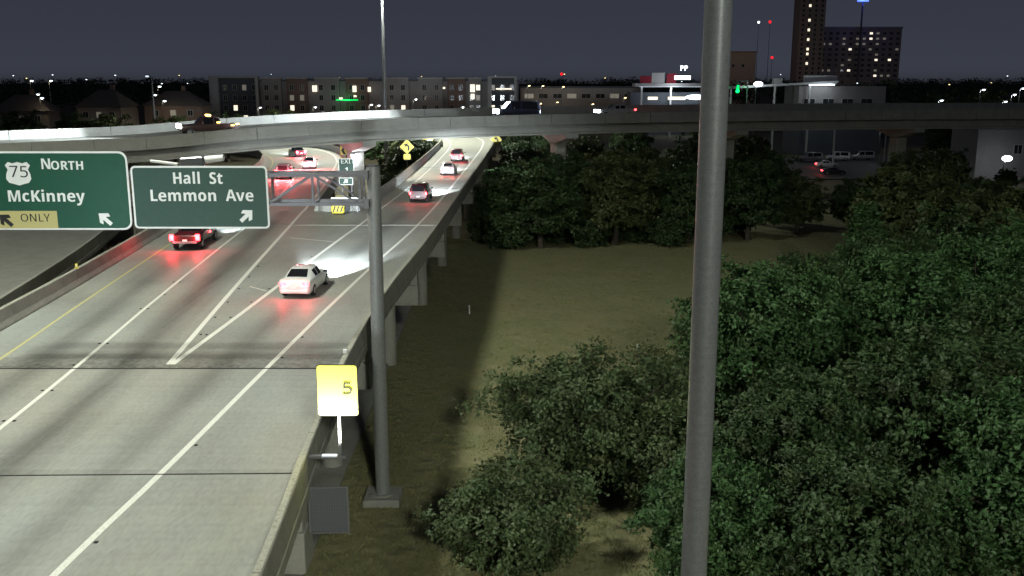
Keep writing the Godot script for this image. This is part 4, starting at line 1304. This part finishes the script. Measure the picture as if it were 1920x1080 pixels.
	var lbl := ["silver van parked at the tree end of the car lot", "white van parked between two silver vans in the lot", "silver van parked by the utility pole in the lot", "white car with red tail lights leaving the parking lot", "dark car with red tail lights waiting at the parking lot edge"]
	for k in lot.size():
		var e: Array = lot[k]
		if e[3] > 0: vehicle("sedan_car", lbl[k], "car", Vector3(e[0], 0.17, -e[1]), -PI / 2 - 0.1, SEDAN, SEDAN_GLASS, M[e[2]], {"tail_on": e[3], "tail": Vector3(0.3, 0.2, 0.4), "tail_z": 2.15})
		else: vehicle("passenger_van", lbl[k], "van", Vector3(e[0], 0.17, -e[1]), PI / 2, VAN, VAN_GLASS, M[e[2]], {"tail_on": 0.0, "w": 0.98, "wheel": 0.38})
	m = Mb.new()
	m.box(Vector3(66, 0.03, -191), Vector3(44, 0.26, 46))
	setting("parking_lot", m, M.asphalt)

# ------------------------------------------------------------------ buildings
func wall_box(parent: Node, called: String, x0: float, x1: float, y0: float, y1: float, z0: float, z1: float, m_: Material) -> MeshInstance3D:
	var m := Mb.new()
	m.box(Vector3((x0 + x1) * 0.5, (y0 + y1) * 0.5, (z0 + z1) * 0.5), Vector3(absf(x1 - x0), absf(y1 - y0), absf(z1 - z0)))
	return part(parent, called, m, m_)

func window_at(parent: Node, x: float, y: float, z: float, w: float, h: float, pane: Material, frame: Material = null) -> void:
	var m := Mb.new()
	var f := 0.1
	for e in [[Vector3(x, y + h * 0.5, z), Vector3(w + f, f, 0.16)], [Vector3(x, y - h * 0.5, z), Vector3(w + f, f, 0.2)], [Vector3(x - w * 0.5, y, z), Vector3(f, h - f, 0.16)], [Vector3(x + w * 0.5, y, z), Vector3(f, h - f, 0.16)], [Vector3(x, y, z), Vector3(0.06, h - f, 0.1)]]:
		m.box(e[0], e[1])
	var o := part(parent, "window", m, frame if frame else M.facade_pale)
	m = Mb.new()
	m.box(Vector3(x, y, z - 0.02), Vector3(w, h, 0.06))
	part(o, "window_pane", m, pane)

func city() -> void:
	var r := RandomNumberGenerator.new()
	r.seed = 77
	# apartment block along the horizon
	var a := thing("apartment_building", "long low apartment block of projecting bays behind the overpass", "building", Vector3(-46, 0, -306))
	wall_box(a, "wall", -48, 48, 0, 16.6, -10, 0, M.facade_grey)
	wall_box(a, "roof", -48.4, 48.4, 16.6, 17.1, -10.4, 0.5, M.facade_dark)
	var bays := [[-47.5, -32.5, "frame"], [-31.5, -25.5, "g"], [-23.8, -17.5, "b"], [-15, -7.5, "g"], [-5.5, 1.5, "b"], [7, 14, "g"], [17, 24.5, "g"], [26, 31.5, "b"], [32.5, 36.5, "g"], [38.5, 47.5, "frame"]]
	for b in bays:
		var mm: Material = M.facade_brick if b[2] == "b" else M.facade_grey
		var x0: float = b[0]
		var x1: float = b[1]
		var bay: MeshInstance3D
		if b[2] == "frame":
			bay = wall_box(a, "bay", x0, x1, 0, 18.0, 0.0, 1.0, M.facade_dark)
			wall_box(bay, "bay_pier", x0, x0 + (2.6 if x0 < 0 else 1.2), 0, 17.6, 1.003, 2.4, M.facade_pale)
			wall_box(bay, "bay_pier", x1 - 0.8, x1, 0, 17.6, 1.003, 2.4, M.facade_pale)
			wall_box(bay, "bay_beam", x0, x1, 17.6, 18.2, 1.003, 2.5, M.facade_pale)
		else:
			bay = wall_box(a, "bay", x0, x1, 0, 17.4, 0.0, 1.6, mm)
			wall_box(bay, "bay_cornice", x0 - 0.2, x1 + 0.2, 17.4, 17.7, 0.0, 1.9, M.facade_pale)
		var n := maxi(2, int((x1 - x0) / 3.0))
		for k in n:
			for fl in 4:
				var x := lerpf(x0, x1, (k + 0.5) / n)
				var yy := 5.4 + fl * 3.1
				var lit := r.randf()
				var pane: Material = M.window_dark
				if lit > 0.965: pane = M.glow_lit_window
				elif lit > 0.80: pane = M.glow_dim_window
				window_at(a, x, yy, (1.08 if b[2] == "frame" else 1.68), 1.3, 1.7, pane)
	for w in [[-15.0, 14.4, 1.6, 2.0], [-2.7, 14.3, 1.3, 2.0], [1.9, 14.15, 1.1, 1.6], [33.8, 14.5, 1.5, 2.4], [33.8, 12.0, 1.3, 1.7], [-2.6, 12.1, 1.0, 0.7], [43.5, 14.3, 5.0, 0.5], [-7.0, 11.3, 1.2, 0.9], [25.0, 14.6, 0.8, 0.7]]:
		window_at(a, w[0], w[1], 2.0, w[2], w[3], M.glow_lit_window, M.facade_dark)
	var gl := thing("neon_light_strip", "thin green neon light strip on the apartment facade", "light", Vector3(-51, 10.95, -303.3))
	var m := Mb.new()
	m.bar(Vector3(-3.4, 0, 0), Vector3(3.4, 0, 0), 0.25, 0.3)
	part(gl, "neon_tube", m, M.glow_green)
	m = Mb.new()
	m.bar(Vector3(-3.5, -0.3, -0.12), Vector3(3.5, -0.3, -0.12), 0.2, 0.2)
	part(gl, "neon_channel", m, M.facade_dark)
	omni(gl, Vector3(0, 0, 0.6), Color(0.1, 1.0, 0.5), 2.0, 0.3)
	# street lamps before the apartments
	for q in [[-73.5, 9.1, 283], [-57.6, 9.2, 283], [-39.2, 9.7, 283], [-41.5, 9.9, 284], [-28.6, 11.4, 284], [-15.0, 9.2, 284]]:
		street_lamp(Vector3(q[0], 0, -q[2]), q[1], "street lamp shining in front of the apartment block", M.glow_white, 0.5, 0, "street lamps before the apartments", 8.0, Color(1, 0.95, 0.86), 0.1)
	# houses at the left
	for h in [[-103.0, 205.0, 11.0, 10.6, 13.9, 0.15, "facade_tan", "low tan house with a lit doorway farthest along the tree line"], [-89.5, 212.0, 10.0, 11.2, 14.9, -0.1, "facade_tan", "hip roofed tan house with a bright porch lamp among the trees"], [-75.5, 218.0, 12.5, 11.4, 14.6, 0.05, "facade_brick", "hip roofed brick house beside the thin street lamp"]]:
		var t := thing("house", h[7], "house", Vector3(h[0], 0, -h[1]), h[5])
		wall_box(t, "wall", -h[2] * 0.5, h[2] * 0.5, 0, h[3], -8, 0, M[h[6]])
		m = Mb.new()
		var e: float = h[2] * 0.5 + 0.5
		var ry: float = h[4]
		var A := Vector3(-e, h[3], 0.5)
		var Bv := Vector3(e, h[3], 0.5)
		var C := Vector3(e, h[3], -8.5)
		var Dv := Vector3(-e, h[3], -8.5)
		var R0 := Vector3(-e * 0.35, ry, -4)
		var R1 := Vector3(e * 0.35, ry, -4)
		m.quad(A, Bv, R1, R0); m.quad(C, Dv, R0, R1); m.tri(Bv, C, R1); m.tri(Dv, A, R0); m.quad(Dv, C, Bv, A)
		var roof := part(t, "roof", m, M.roof_shingle)
		m = Mb.new()
		m.box(Vector3(e * 0.2, ry + 0.3, -4.6), Vector3(0.8, 1.6, 0.8))
		part(roof, "chimney", m, M.facade_brick)
		for k in 3:
			window_at(t, (k - 1) * h[2] * 0.3, h[3] - 1.6, 0.08, 1.2, 1.3, M.glow_dim_window if k == 1 else M.window_dark)
	for q in [[-111.0, 13.6, 229], [-98.2, 13.2, 204], [-82.5, 15.4, 229], [-82.6, 13.5, 226], [-76.3, 12.4, 214], [-113.6, 16.7, 232], [-110, 16.7, 234]]:
		street_lamp(Vector3(q[0], 0, -q[2]), q[1], "small lamp glowing among the houses and trees left of the apartments", M.glow_white, 0.2, 0, "lamps among the houses", 2.0, Color(1, 0.93, 0.75), 0.08)
	# low shops in the middle distance
	var s := thing("shop_building", "low dark shop row behind the sedan on the overpass", "building", Vector3(22, 0, -345))
	wall_box(s, "wall", -19, 24, 0, 14.2, -12, 0, M.facade_grey)
	wall_box(s, "parapet_cap", -19.3, 24.3, 14.2, 14.8, -12.3, 0.4, M.facade_dark)
	for k in 8: window_at(s, -16 + k * 5.0, 11.5, 0.08, 3.2, 1.6, M.glow_dim_window if k % 3 == 0 else M.window_dark)
	for q in [[5.2, 15.0, 330], [6.5, 9.3, 328], [9.0, 9.2, 328], [14.6, 9.6, 328], [26.5, 9.0, 328], [10.0, 14.9, 336], [17.0, 14.6, 336], [37.3, 11.1, 328]]:
		street_lamp(Vector3(q[0], 0, -q[2]), q[1], "bright lamp along the street in front of the dark shop row", M.glow_warm, 0.3, 0, "lamps along the shop street", 3.5, Color(1, 0.93, 0.8), 0.1)
	# filling station with red and white fascia
	s = thing("filling_station", "filling station with white canopy and red and white fascia panels", "building", Vector3(49, 0, -304))
	wall_box(s, "shop_wall", -12, 13, 0, 13.2, -12, -3, M.facade_dark)
	var cn := wall_box(s, "canopy", -11.5, 14, 15.0, 16.0, -2.5, 4, M.facade_white)
	m = Mb.new()
	m.box(Vector3(1, 14.94, 0.8), Vector3(21, 0.08, 4.5))
	part(cn, "canopy_light", m, M.glow_soft)
	for x in [-9.0, 0.0, 10.0]: wall_box(s, "canopy_post", x - 0.25, x + 0.25, 0, 14.9, 0.5, 1.0, M.facade_white)
	wall_box(s, "fascia_panel", -9.5, -6.0, 16.1, 18.2, 0.0, 0.5, M.facade_red)
	wall_box(s, "fascia_panel", -6.0, -2.0, 16.1, 19.2, 0.0, 0.6, M.facade_white)
	wall_box(s, "fascia_panel", -1.4, 1.6, 16.1, 18.9, 0.0, 0.5, M.facade_red)
	m = Mb.new()
	m.box(Vector3(3.5, 17.7, 0.4), Vector3(5.0, 1.2, 0.3), Basis.IDENTITY, 0.05)
	part(s, "lit_sign", m, M.glow_white)
	lettering(s, "PP", 1.5, Vector3(2.6, 19.3, 0.4), M.glow_white, "sign_lettering")
	m = Mb.new()
	m.box(Vector3(3.6, 19.1, 0.3), Vector3(2.4, 0.25, 0.2))
	part(s, "sign_frame", m, M.facade_dark)
	for x in [[-5.0, 3.0], [2.5, 5.5]]:
		m = Mb.new()
		m.box(Vector3(x[0], 11.4, -2.9), Vector3(x[1], 0.9, 0.12))
		part(s, "shop_window", m, M.glow_lit_window)
	m = Mb.new()
	m.ball(Vector3(7.8, 11.8, 1.0), Vector3(3.3, 0.8, 0.6), 12)
	part(s, "light_box_sign", m, M.glow_white)
	omni(s, Vector3(0, 13.5, 3.5), Color(0.95, 0.98, 1.0), 20.0, 0.6)
	omni(s, Vector3(0, 17.5, 8.0), Color(0.95, 0.98, 1.0), 16.0, 0.6)
	# canopy building right of the pole
	s = thing("depot_building", "pale depot with a long lit roof canopy and big sign box", "building", Vector3(72, 0, -226))
	wall_box(s, "wall", -6, 14, 9.5, 15.6, -12, 0, M.facade_grey)
	wall_box(s, "ground_floor", -5.8, 13.8, 0, 9.497, -12, -0.2, M.facade_dark)
	m = Mb.new()
	m.bar(Vector3(-24, 15.2, 1.5), Vector3(2, 16.6, 1.5), 2.6, 0.5)
	part(s, "canopy", m, M.facade_white)
	wall_box(s, "sign_box", -5.2, 2.2, 16.0, 18.0, 0.2, 1.0, M.facade_white)
	m = Mb.new()
	m.box(Vector3(-1.5, 15.9, 2.0), Vector3(5.5, 0.25, 1.2))
	part(s, "canopy_light", m, M.glow_white)
	wall_box(s, "vent_box", -12.5, -10.5, 16.0, 17.4, 0.6, 2.0, M.facade_pale)
	for k in 4: window_at(s, -3.5 + k * 4.4, 12.0, 0.08, 2.6, 1.6, M.window_dark)
	for x in [-22.0, -12.0, -4.0]: wall_box(s, "canopy_post", x - 0.2, x + 0.2, 0, 15.2 + (x + 24) * 0.05, 1.3, 1.7, M.facade_pale)
	omni(s, Vector3(-2, 14.6, 6.0), Color(0.92, 0.98, 1.0), 7.0, 0.5)
	street_lamp(Vector3(54.3, 0, -219), 16.0, "dazzling white lamp at the end of the depot canopy", M.glow_head, 0.2, 0, "", 25.0, Color(0.95, 0.98, 1.0), 0.14, 2.6)
	var tl := thing("traffic_light", "green traffic light hanging beside the thick grey pole", "traffic light", Vector3(51.6, 0, -222))
	m = Mb.new()
	m.tube(Vector3(1.5, 0, 0), Vector3(1.5, 17, 0), 0.16, 0.12, 8)
	m.tube(Vector3(1.5, 16.8, 0), Vector3(-1.0, 16.8, 0), 0.09, 0.07, 6)
	part(tl, "mast", m, M.galvanised)
	m = Mb.new()
	m.box(Vector3(-0.7, 15.3, 0), Vector3(1.0, 2.6, 0.5), Basis.IDENTITY, 0.06)
	part(tl, "housing", m, M.plastic)
	for k in 3:
		m = Mb.new()
		m.tube(Vector3(-0.7, 16.1 - k * 0.8, 0.2), Vector3(-0.7, 16.1 - k * 0.8, 0.3), 0.36, 0.36, 14)
		part(tl, "signal_lens", m, M.glow_green if k == 2 else M.plastic)
	m = Mb.new()
	m.box(Vector3(-0.7, 15.2, 0.34), Vector3(0.5, 1.3, 0.04))
	part(tl, "signal_arrow_light", m, M.glow_green)
	omni(tl, Vector3(-0.7, 14.6, 1.0), Color(0.1, 1.0, 0.5), 3.0, 0.2)
	# towers on the right horizon
	s = thing("tower_block", "slim dark high-rise tower with a column of lit windows", "building", Vector3(212, 0, -704))
	wall_box(s, "wall", -9, 9, 0, 92, -16, 0, M.facade_tan)
	omni(s, Vector3(4, 30, 60), Color(1, 0.95, 0.9), 40.0, 1.0)  # bare light without a fitting, added to brighten the tower wall
	wall_box(s, "crown", -9.3, 9.3, 92, 93.5, -16.3, 0.4, M.facade_grey)
	for fl in 24:
		for k in 4:
			var lit := r.randf()
			var on: bool = (k == 1 and fl % 5 in [0, 2] and lit > 0.2) or lit > 0.985
			window_at(s, -6.6 + k * 4.4, 12 + fl * 3.3, 0.08, 1.7, 1.9, M.glow_lit_window if on else M.window_dark, M.facade_grey)
	s = thing("hotel_block", "broad dark slab block with rows of dim windows beside the tower", "building", Vector3(249, 0, -712))
	wall_box(s, "wall", -28, 30, 0, 53, -16, 0, M.facade_tan)
	omni(s, Vector3(8, 24, 60), Color(0.95, 0.97, 1.0), 28.0, 1.0)  # another added light with no fitting, lifting the slab wall
	wall_box(s, "roof_edge", -28.4, 30.4, 53, 54.2, -16.4, 0.4, M.facade_grey)
	for fl in 9:
		for k in 12:
			var lit := r.randf()
			var p: Material = M.glow_lit_window if lit > 0.95 else (M.glow_dim_window if lit > 0.7 else M.window_dark)
			window_at(s, -25.5 + k * 4.8, 20 + fl * 3.7, 0.08, 2.2, 1.5, p, M.facade_dark)
	s = thing("brick_office", "brown windowless office box left of the dark tower", "building", Vector3(159, 0, -706))
	wall_box(s, "wall", -16, 15, 0, 36, -16, 0, M.facade_tan)
	wall_box(s, "roof_edge", -16.3, 15.3, 36, 37, -16.3, 0.3, M.facade_brick)
	for k in 3: window_at(s, -8 + k * 7.0, 27, 0.08, 2.0, 2.2, M.glow_lit_window if k == 0 else M.window_dark)
	omni(s, Vector3(0, 40, 40), Color(1, 0.9, 0.8), 110.0, 1.0)
	var bl := thing("blue_beacon_light", "blue sign light at the top of the far slab tower", "light", Vector3(247, 0, -705))
	m = Mb.new()
	m.box(Vector3(0, 72.0, 0), Vector3(8, 2.2, 0.8), Basis.IDENTITY, 0.3)
	part(bl, "light_panel", m, M.glow_blue)
	m = Mb.new()
	m.tube(Vector3(0, 0, 0), Vector3(0, 71, 0), 0.9, 0.6, 8)
	part(bl, "mast", m, M.facade_dark)
	omni(bl, Vector3(0, 72, 3), Color(0.3, 0.4, 1.0), 60.0, 1.0)
	for q in [[371, 101, "glow_white"], [388, 101.5, "glow_red"], [394, 49.4, "glow_red"], [75.4, 25, "glow_red"]]:
		var t := thing("radio_mast", "far radio mast with a small red or white beacon on the horizon", "mast", Vector3(q[0], 0, -1500), 0, "far masts on the horizon")
		m = Mb.new()
		m.tube(Vector3.ZERO, Vector3(0, q[1], 0), 0.5, 0.2, 6)
		part(t, "mast", m, M.galvanised)
		m = Mb.new()
		m.ball(Vector3(0, q[1] + 0.8, 0), Vector3(1.9, 1.9, 1.9), 8)
		part(t, "beacon_light", m, M[q[2]])
	for k in 34:
		var d := r.randf_range(420, 900)
		var x := r.randf_range(-0.5, 0.52) * d * 1.05
		if x / d > 0.16 and x / d < 0.4 and d > 650: continue
		street_lamp(Vector3(x, 0, -d), 17.0 + r.randf_range(-2.5, 3.0) * d / 500.0, "tiny distant street lamp above the dark tree line", M.glow_warm if r.randf() > 0.5 else M.glow_white, 0.3, 0, "distant lamps on the horizon", 0.0, Color(1, 1, 1), 0.12)
	# lamps at the right
	for q in [[112.0, 14.6, 235], [118.0, 13.5, 232], [113.0, 12.0, 226], [124.0, 14.9, 240], [100.0, 12.2, 230], [106.0, 9.4, 215]]:
		street_lamp(Vector3(q[0], 0, -q[2]), q[1], "white street lamp among the trees right of the depot", M.glow_white, 0.5, 0, "lamps right of the depot", 8.0, Color(0.97, 0.98, 1.0), 0.1)
	s = thing("pale_shed", "pale grey shed wall behind the dazzling lamp at the tree edge", "building", Vector3(86, 0, -166))
	wall_box(s, "wall", -6.5, 9, 0, 8.4, -10, 0, M.facade_grey)
	wall_box(s, "roof", -6.9, 9.4, 8.4, 8.8, -10.4, 0.6, M.facade_grey)
	for k in 3: window_at(s, 0.5 + k * 3.0, 5.4, 0.08, 1.4, 1.6, M.window_dark)

# ------------------------------------------------------------------ trees
# crown: leaf clumps spread through an uneven volume; every clump is a spray of small folded leaves
func crown(seed_: int, rx: float, ry: float, rz: float, clumps: int, per: int, leaf: float, cone := 0.0) -> Array:
	var r := RandomNumberGenerator.new()
	r.seed = seed_
	var f := noise(seed_, 0.9, 2)
	var m := Mb.new()
	var tips := []
	for k in clumps:
		var d := Vector3(r.randfn(), r.randfn(), r.randfn()).normalized()
		var rad := pow(r.randf(), 0.42) * (0.80 + 0.42 * f.get_noise_3d(d.x * 1.6, d.y * 1.6, d.z * 1.6))
		var p := d * rad
		if p.y < -0.55: p.y = -0.55 - (p.y + 0.55) * 0.3
		if cone > 0:
			var hh := (p.y + 1.0) * 0.5
			var sq := 1.0 - cone * clampf(hh, 0, 1)
			p.x *= sq; p.z *= sq
		var c := Vector3(p.x * rx, p.y * ry, p.z * rz)
		tips.append(c)
		var cr := r.randf_range(0.28, 0.62) * (0.55 + 0.12 * rx)
		var tone := r.randf_range(0.6, 1.4)
		var warm := r.randf_range(0.85, 1.2)
		m.col = Color(tone * warm, tone, tone * 0.9)
		var outv := (c / Vector3(rx, ry, rz)).normalized()
		for j in per:
			var q := Vector3(r.randfn(), r.randfn() * 0.7, r.randfn()) * cr * 0.42 + outv * cr * 0.2
			var up := (Vector3(r.randfn(), r.randfn(), r.randfn()) * 0.75 + Vector3.UP * 0.9 + outv * 0.5).normalized()
			var along := up.cross(Vector3(r.randfn(), r.randfn(), r.randfn())).normalized()
			var side := up.cross(along)
			var s := leaf * r.randf_range(0.5, 1.55)
			var o := c + q
			var mid := o + along * s * 0.5
			var kk := m.v.size()
			var n0 := (up + side * 0.35).normalized()
			var n1 := (up - side * 0.35).normalized()
			var lft := mid + side * s * 0.32 + up * s * 0.09
			var rgt := mid - side * s * 0.32 + up * s * 0.09
			var tip := o + along * s
			m.v.append_array([o, lft, tip, o, tip, rgt])
			m.n.append_array([n1, n1, n1, n0, n0, n0])
			m.u.append_array([Vector2(0, 0), Vector2(0, 1), Vector2(1, 1), Vector2(0, 0), Vector2(1, 1), Vector2(1, 0)])
			m.c.append_array([m.col, m.col, m.col, m.col, m.col, m.col])
			m.i.append_array([kk, kk + 1, kk + 2, kk + 3, kk + 4, kk + 5])
	return [m, tips]

func make_tree(called: String, label: String, group: String, seed_: int, h: float, rx: float, ry: float, clumps: int, per: int, leaf: float, leafmat: Material, cone := 0.0) -> Node3D:
	var t := thing(called, label, "tree", Vector3.ZERO, 0, group)
	var cy := h - ry
	var cr := crown(seed_, rx, ry, rx * 0.95, clumps, per, leaf, cone)
	var m := Mb.new()
	var r := RandomNumberGenerator.new()
	r.seed = seed_ + 1
	var fork := Vector3(r.randf_range(-0.2, 0.2), maxf(0.8, cy - ry * 0.55), r.randf_range(-0.2, 0.2))
	var w := 0.035 * h
	m.tube(Vector3(0, -0.1, 0), fork * 0.5, w * 1.15, w * 0.85, 9, false)
	m.tube(fork * 0.5, fork, w * 0.85, w * 0.7, 9, false)
	var tips: Array = cr[1]
	for k in range(0, tips.size(), maxi(1, tips.size() / 60)):
		var e: Vector3 = tips[k] + Vector3(0, cy, 0)
		var mid := fork.lerp(e, 0.5) + Vector3(r.randf_range(-0.3, 0.3), 0.25, r.randf_range(-0.3, 0.3))
		m.tube(fork, mid, w * 0.36, w * 0.2, 6, false)
		m.tube(mid, e, w * 0.2, w * 0.06, 5, false)
	part(t, "trunk", m, M.bark)
	var o := part(t, "crown", cr[0], leafmat)
	o.position.y = cy
	return t

func vegetation() -> void:
	# nearest tree, spreading over the grass
	var oak := make_tree("oak_tree", "spreading small-leaved oak in front, reaching over the dry grass", "", 11, 5.9, 5.4, 2.9, 620, 80, 0.165, M.leaf_oak)
	oak.position = Vector3(3.7, 0, -39.5)
	var oak2 := make_tree("oak_tree", "low oak shrub at the edge of the bridge's shadow on the grass", "", 12, 3.9, 3.2, 2.1, 290, 80, 0.155, M.leaf_oak)
	oak2.position = Vector3(0.0, 0, -31.8)
	var oak3 := copy_of(oak, "taller small-leaved oak joining the spreading oak to the near wood")
	oak3.position = Vector3(10.2, 0, -44.5); oak3.rotation.y = 2.1; oak3.scale = Vector3(0.72, 1.05, 0.8)
	var oak4 := copy_of(oak2, "oak shrub tucked between the spreading oak and the steel pole")
	oak4.position = Vector3(7.2, 0, -36.5); oak4.rotation.y = 1.2; oak4.scale = Vector3.ONE * 1.1
	var near := make_tree("broadleaf_tree", "bright green broadleaf tree in the near wood past the steel pole", "bright trees of the near wood", 21, 9.6, 4.6, 4.2, 500, 95, 0.19, M.leaf_green)
	near.position = Vector3(11.6, 0, -43)
	var near2 := make_tree("broadleaf_tree", "dull dark green broadleaf tree in the near wood past the steel pole", "dull trees of the near wood", 22, 8.8, 4.2, 3.9, 460, 95, 0.19, M.leaf_deep)
	near2.position = Vector3(15.5, 0, -34)
	var spots := [[0, 18.6, 46, 1.0, 1.0], [1, 21.5, 39, 1.02, 2.2], [0, 25.5, 50, 1.02, 3.0], [1, 10.6, 33.5, 0.84, 0.5], [0, 16.2, 27.5, 0.86, 4.0], [1, 10.2, 26.5, 0.8, 5.1], [0, 29.5, 43, 1.0, 2.0], [1, 17.0, 55, 0.9, 1.2], [0, 32, 57, 1.0, 0.2], [1, 24.5, 60, 0.95, 3.3], [0, 6.2, 28.0, 0.62, 1.5], [1, 23.5, 31, 0.9, 2.7]]
	for s in spots:
		var t := copy_of([near, near2][s[0]])
		t.position = Vector3(s[1], 0, -s[2]); t.rotation.y = s[4]; t.scale = Vector3.ONE * s[3]
	var cone := make_tree("conical_tree", "pale green conical tree standing out among the dark trees", "", 31, 9.0, 2.6, 4.2, 240, 60, 0.28, M.leaf_green, 0.75)
	cone.position = Vector3(26.3, 0, -71)
	# row behind the grass
	var mids := []
	for k in 3:
		mids.append(make_tree("shade_tree", "dark shade tree in the row behind the dry grass field", "row of trees behind the grass", 41 + k, [9.8, 10.4, 9.2][k], [5.0, 5.4, 4.6][k], [4.75, 5.0, 4.45][k], 400, 52, 0.34, [M.leaf_deep, M.leaf_olive, M.leaf_deep][k]))
	mids[0].position = Vector3(3.0, 0, -98.0)
	mids[1].position = Vector3(10.8, 0, -100)
	mids[2].position = Vector3(18.6, 0, -101)
	var row := [[0, 25.5, 103, 0.95, 1.0], [1, 32.0, 107, 0.68, 2.0], [2, -0.4, 106, 0.9, 3.0], [0, 6.5, 108, 1.0, 4.0], [1, 14.5, 109, 0.98, 5.0], [2, 22.5, 110, 1.0, 0.4], [0, 30, 114, 0.95, 2.5], [2, 38.5, 108, 0.72, 1.6]]
	for s in row:
		var t := copy_of(mids[s[0]])
		t.position = Vector3(s[1], 0, -s[2]); t.rotation.y = s[4]; t.scale = Vector3.ONE * s[3]
	var bush := make_tree("understorey_shrub", "low dark shrub filling the gap under the tree row behind the grass", "shrubs under the tree row", 51, 4.6, 3.2, 2.6, 190, 50, 0.3, M.leaf_deep)
	bush.position = Vector3(-0.5, 0, -97.5)
	for s in [[4.4, 101.5, 0.9, 1.0], [8.0, 99.0, 0.8, 2.0], [13.2, 102.5, 1.0, 3.0], [16.2, 99.5, 0.8, 4.0], [20.5, 103.5, 0.95, 5.0], [25.0, 108.0, 0.9, 0.5], [-2.2, 102.0, 0.9, 1.5], [10.2, 104.5, 1.05, 2.5]]:
		var t := copy_of(bush)
		t.position = Vector3(s[0], 0, -s[1]); t.rotation.y = s[3]; t.scale = Vector3.ONE * s[2]
	for s in [[1, 33.5, 82, 1.0, 0.3], [0, 40, 86, 0.85, 1.3], [2, 46, 92, 0.8, 2.4], [1, 37, 71, 0.95, 3.5], [0, 31, 66, 0.9, 4.4], [2, 43, 77, 1.05, 5.2], [1, 50, 101, 0.72, 0.9], [0, 48, 112, 0.85, 1.8], [2, 49, 118, 0.95, 2.9], [1, 42, 98, 1.05, 4.1], [0, 72, 122, 1.0, 0.6]]:
		var t := copy_of(mids[s[0]], "dark crowned tree in the unlit wood beyond the conical tree", "trees of the unlit wood")
		t.position = Vector3(s[1], 0, -s[2]); t.rotation.y = s[4]; t.scale = Vector3.ONE * s[3]
	for s in [[0, 2, 140, 0.9, 0.1], [1, 10, 145, 0.95, 1.1], [2, 18, 150, 0.9, 2.1], [0, 27, 146, 0.95, 3.1], [1, 36, 148, 0.9, 4.1], [2, 96, 143, 0.85, 5.1], [0, 66, 146, 0.72, 0.7], [2, 77, 150, 0.42, 2.7], [1, 83, 152, 0.4, 0.9], [1, 98, 160, 0.85, 1.7], [2, 8, 190, 1.0, 2.7], [0, 24, 195, 1.0, 3.7], [1, 40, 196, 1.0, 4.7], [0, 1.5, 172, 0.9, 5.6], [2, 62, 140, 0.7, 0.2], [1, 104, 150, 0.9, 0.2]]:
		var t := copy_of(mids[s[0]], "tree seen beneath and behind the overpass on the park side", "trees beyond the overpass")
		t.position = Vector3(s[1], 0, -s[2]); t.rotation.y = s[4]; t.scale = Vector3.ONE * s[3]
	for s in [[0, -15.5, 138, 0.85, 0.1], [2, -15.0, 158, 0.95, 1.1], [1, -19.0, 178, 0.9, 2.1], [2, -14.8, 125, 0.66, 4.1], [0, -26, 190, 0.95, 3.1], [1, -15.0, 205, 1.0, 3.6]]:
		var t := copy_of(mids[s[0]], "shrubby tree growing between the exit ramp and the left carriageway", "trees between the ramps")
		t.position = Vector3(s[1], 0, -s[2]); t.rotation.y = s[4]; t.scale = Vector3.ONE * s[3]
	for s in [[1, -104, 182, 1.25, 0.1], [0, -94, 186, 1.2, 1.1], [2, -84, 188, 1.25, 2.1], [1, -76, 184, 1.1, 3.1], [1, -66, 190, 1.05, 4.1], [0, -112, 196, 1.35, 5.1], [2, -60, 205, 1.2, 0.6], [0, -120, 215, 1.4, 1.6], [1, -52, 215, 1.1, 2.6], [1, -71, 176, 0.95, 2.0]]:
		var t := copy_of(mids[s[0]], "yellow-green street tree in front of the houses beyond the overpass", "trees before the houses")
		t.position = Vector3(s[1], 0, -s[2]); t.rotation.y = s[4]; t.scale = Vector3.ONE * s[3]
	for s in [[0, 92, 205, 1.2, 0.4], [1, 100, 208, 1.25, 1.4], [2, 108, 206, 1.3, 2.4], [0, 117, 210, 1.3, 3.4], [1, 125, 214, 1.35, 4.4], [2, 96, 250, 1.45, 5.4], [0, 110, 255, 1.5, 0.9], [1, 124, 258, 1.5, 1.9], [2, 138, 262, 1.5, 2.9]]:
		var t := copy_of(mids[s[0]], "dark tree around the street lamps right of the depot", "trees right of the depot")
		t.position = Vector3(s[1], 0, -s[2]); t.rotation.y = s[4]; t.scale = Vector3.ONE * s[3]
	# wood along the horizon
	var m := Mb.new()
	var r := RandomNumberGenerator.new()
	r.seed = 99
	for k in 900:
		var d := r.randf_range(390, 1100)
		var x := r.randf_range(-0.62, 0.62) * d
		var h := r.randf_range(9, 15) + d * 0.008
		var w := r.randf_range(3, 7)
		m.col = Color(1, 1, 1) * r.randf_range(0.7, 1.2)
		for j in 80:
			var q := Vector3(clampf(r.randfn(), -1.7, 1.7), clampf(r.randfn(), -1.6, 1.5), r.randfn()) * 0.42
			var o := Vector3(x + q.x * w * 1.5, h * 0.62 + q.y * h * 0.36, -d + q.z * w)
			var a := Vector3(r.randfn(), r.randfn(), r.randfn()).normalized() * 1.1
			var b := Vector3(r.randfn(), r.randfn(), r.randfn()).normalized() * 1.1
			m.tri(o - a, o + b, o + a)
	var wood := part(self, "far_wood", m, M.leaf_deep)
	wood.set_meta("kind", "stuff"); wood.set_meta("label", "dark mass of distant trees along the horizon"); wood.set_meta("category", "trees")
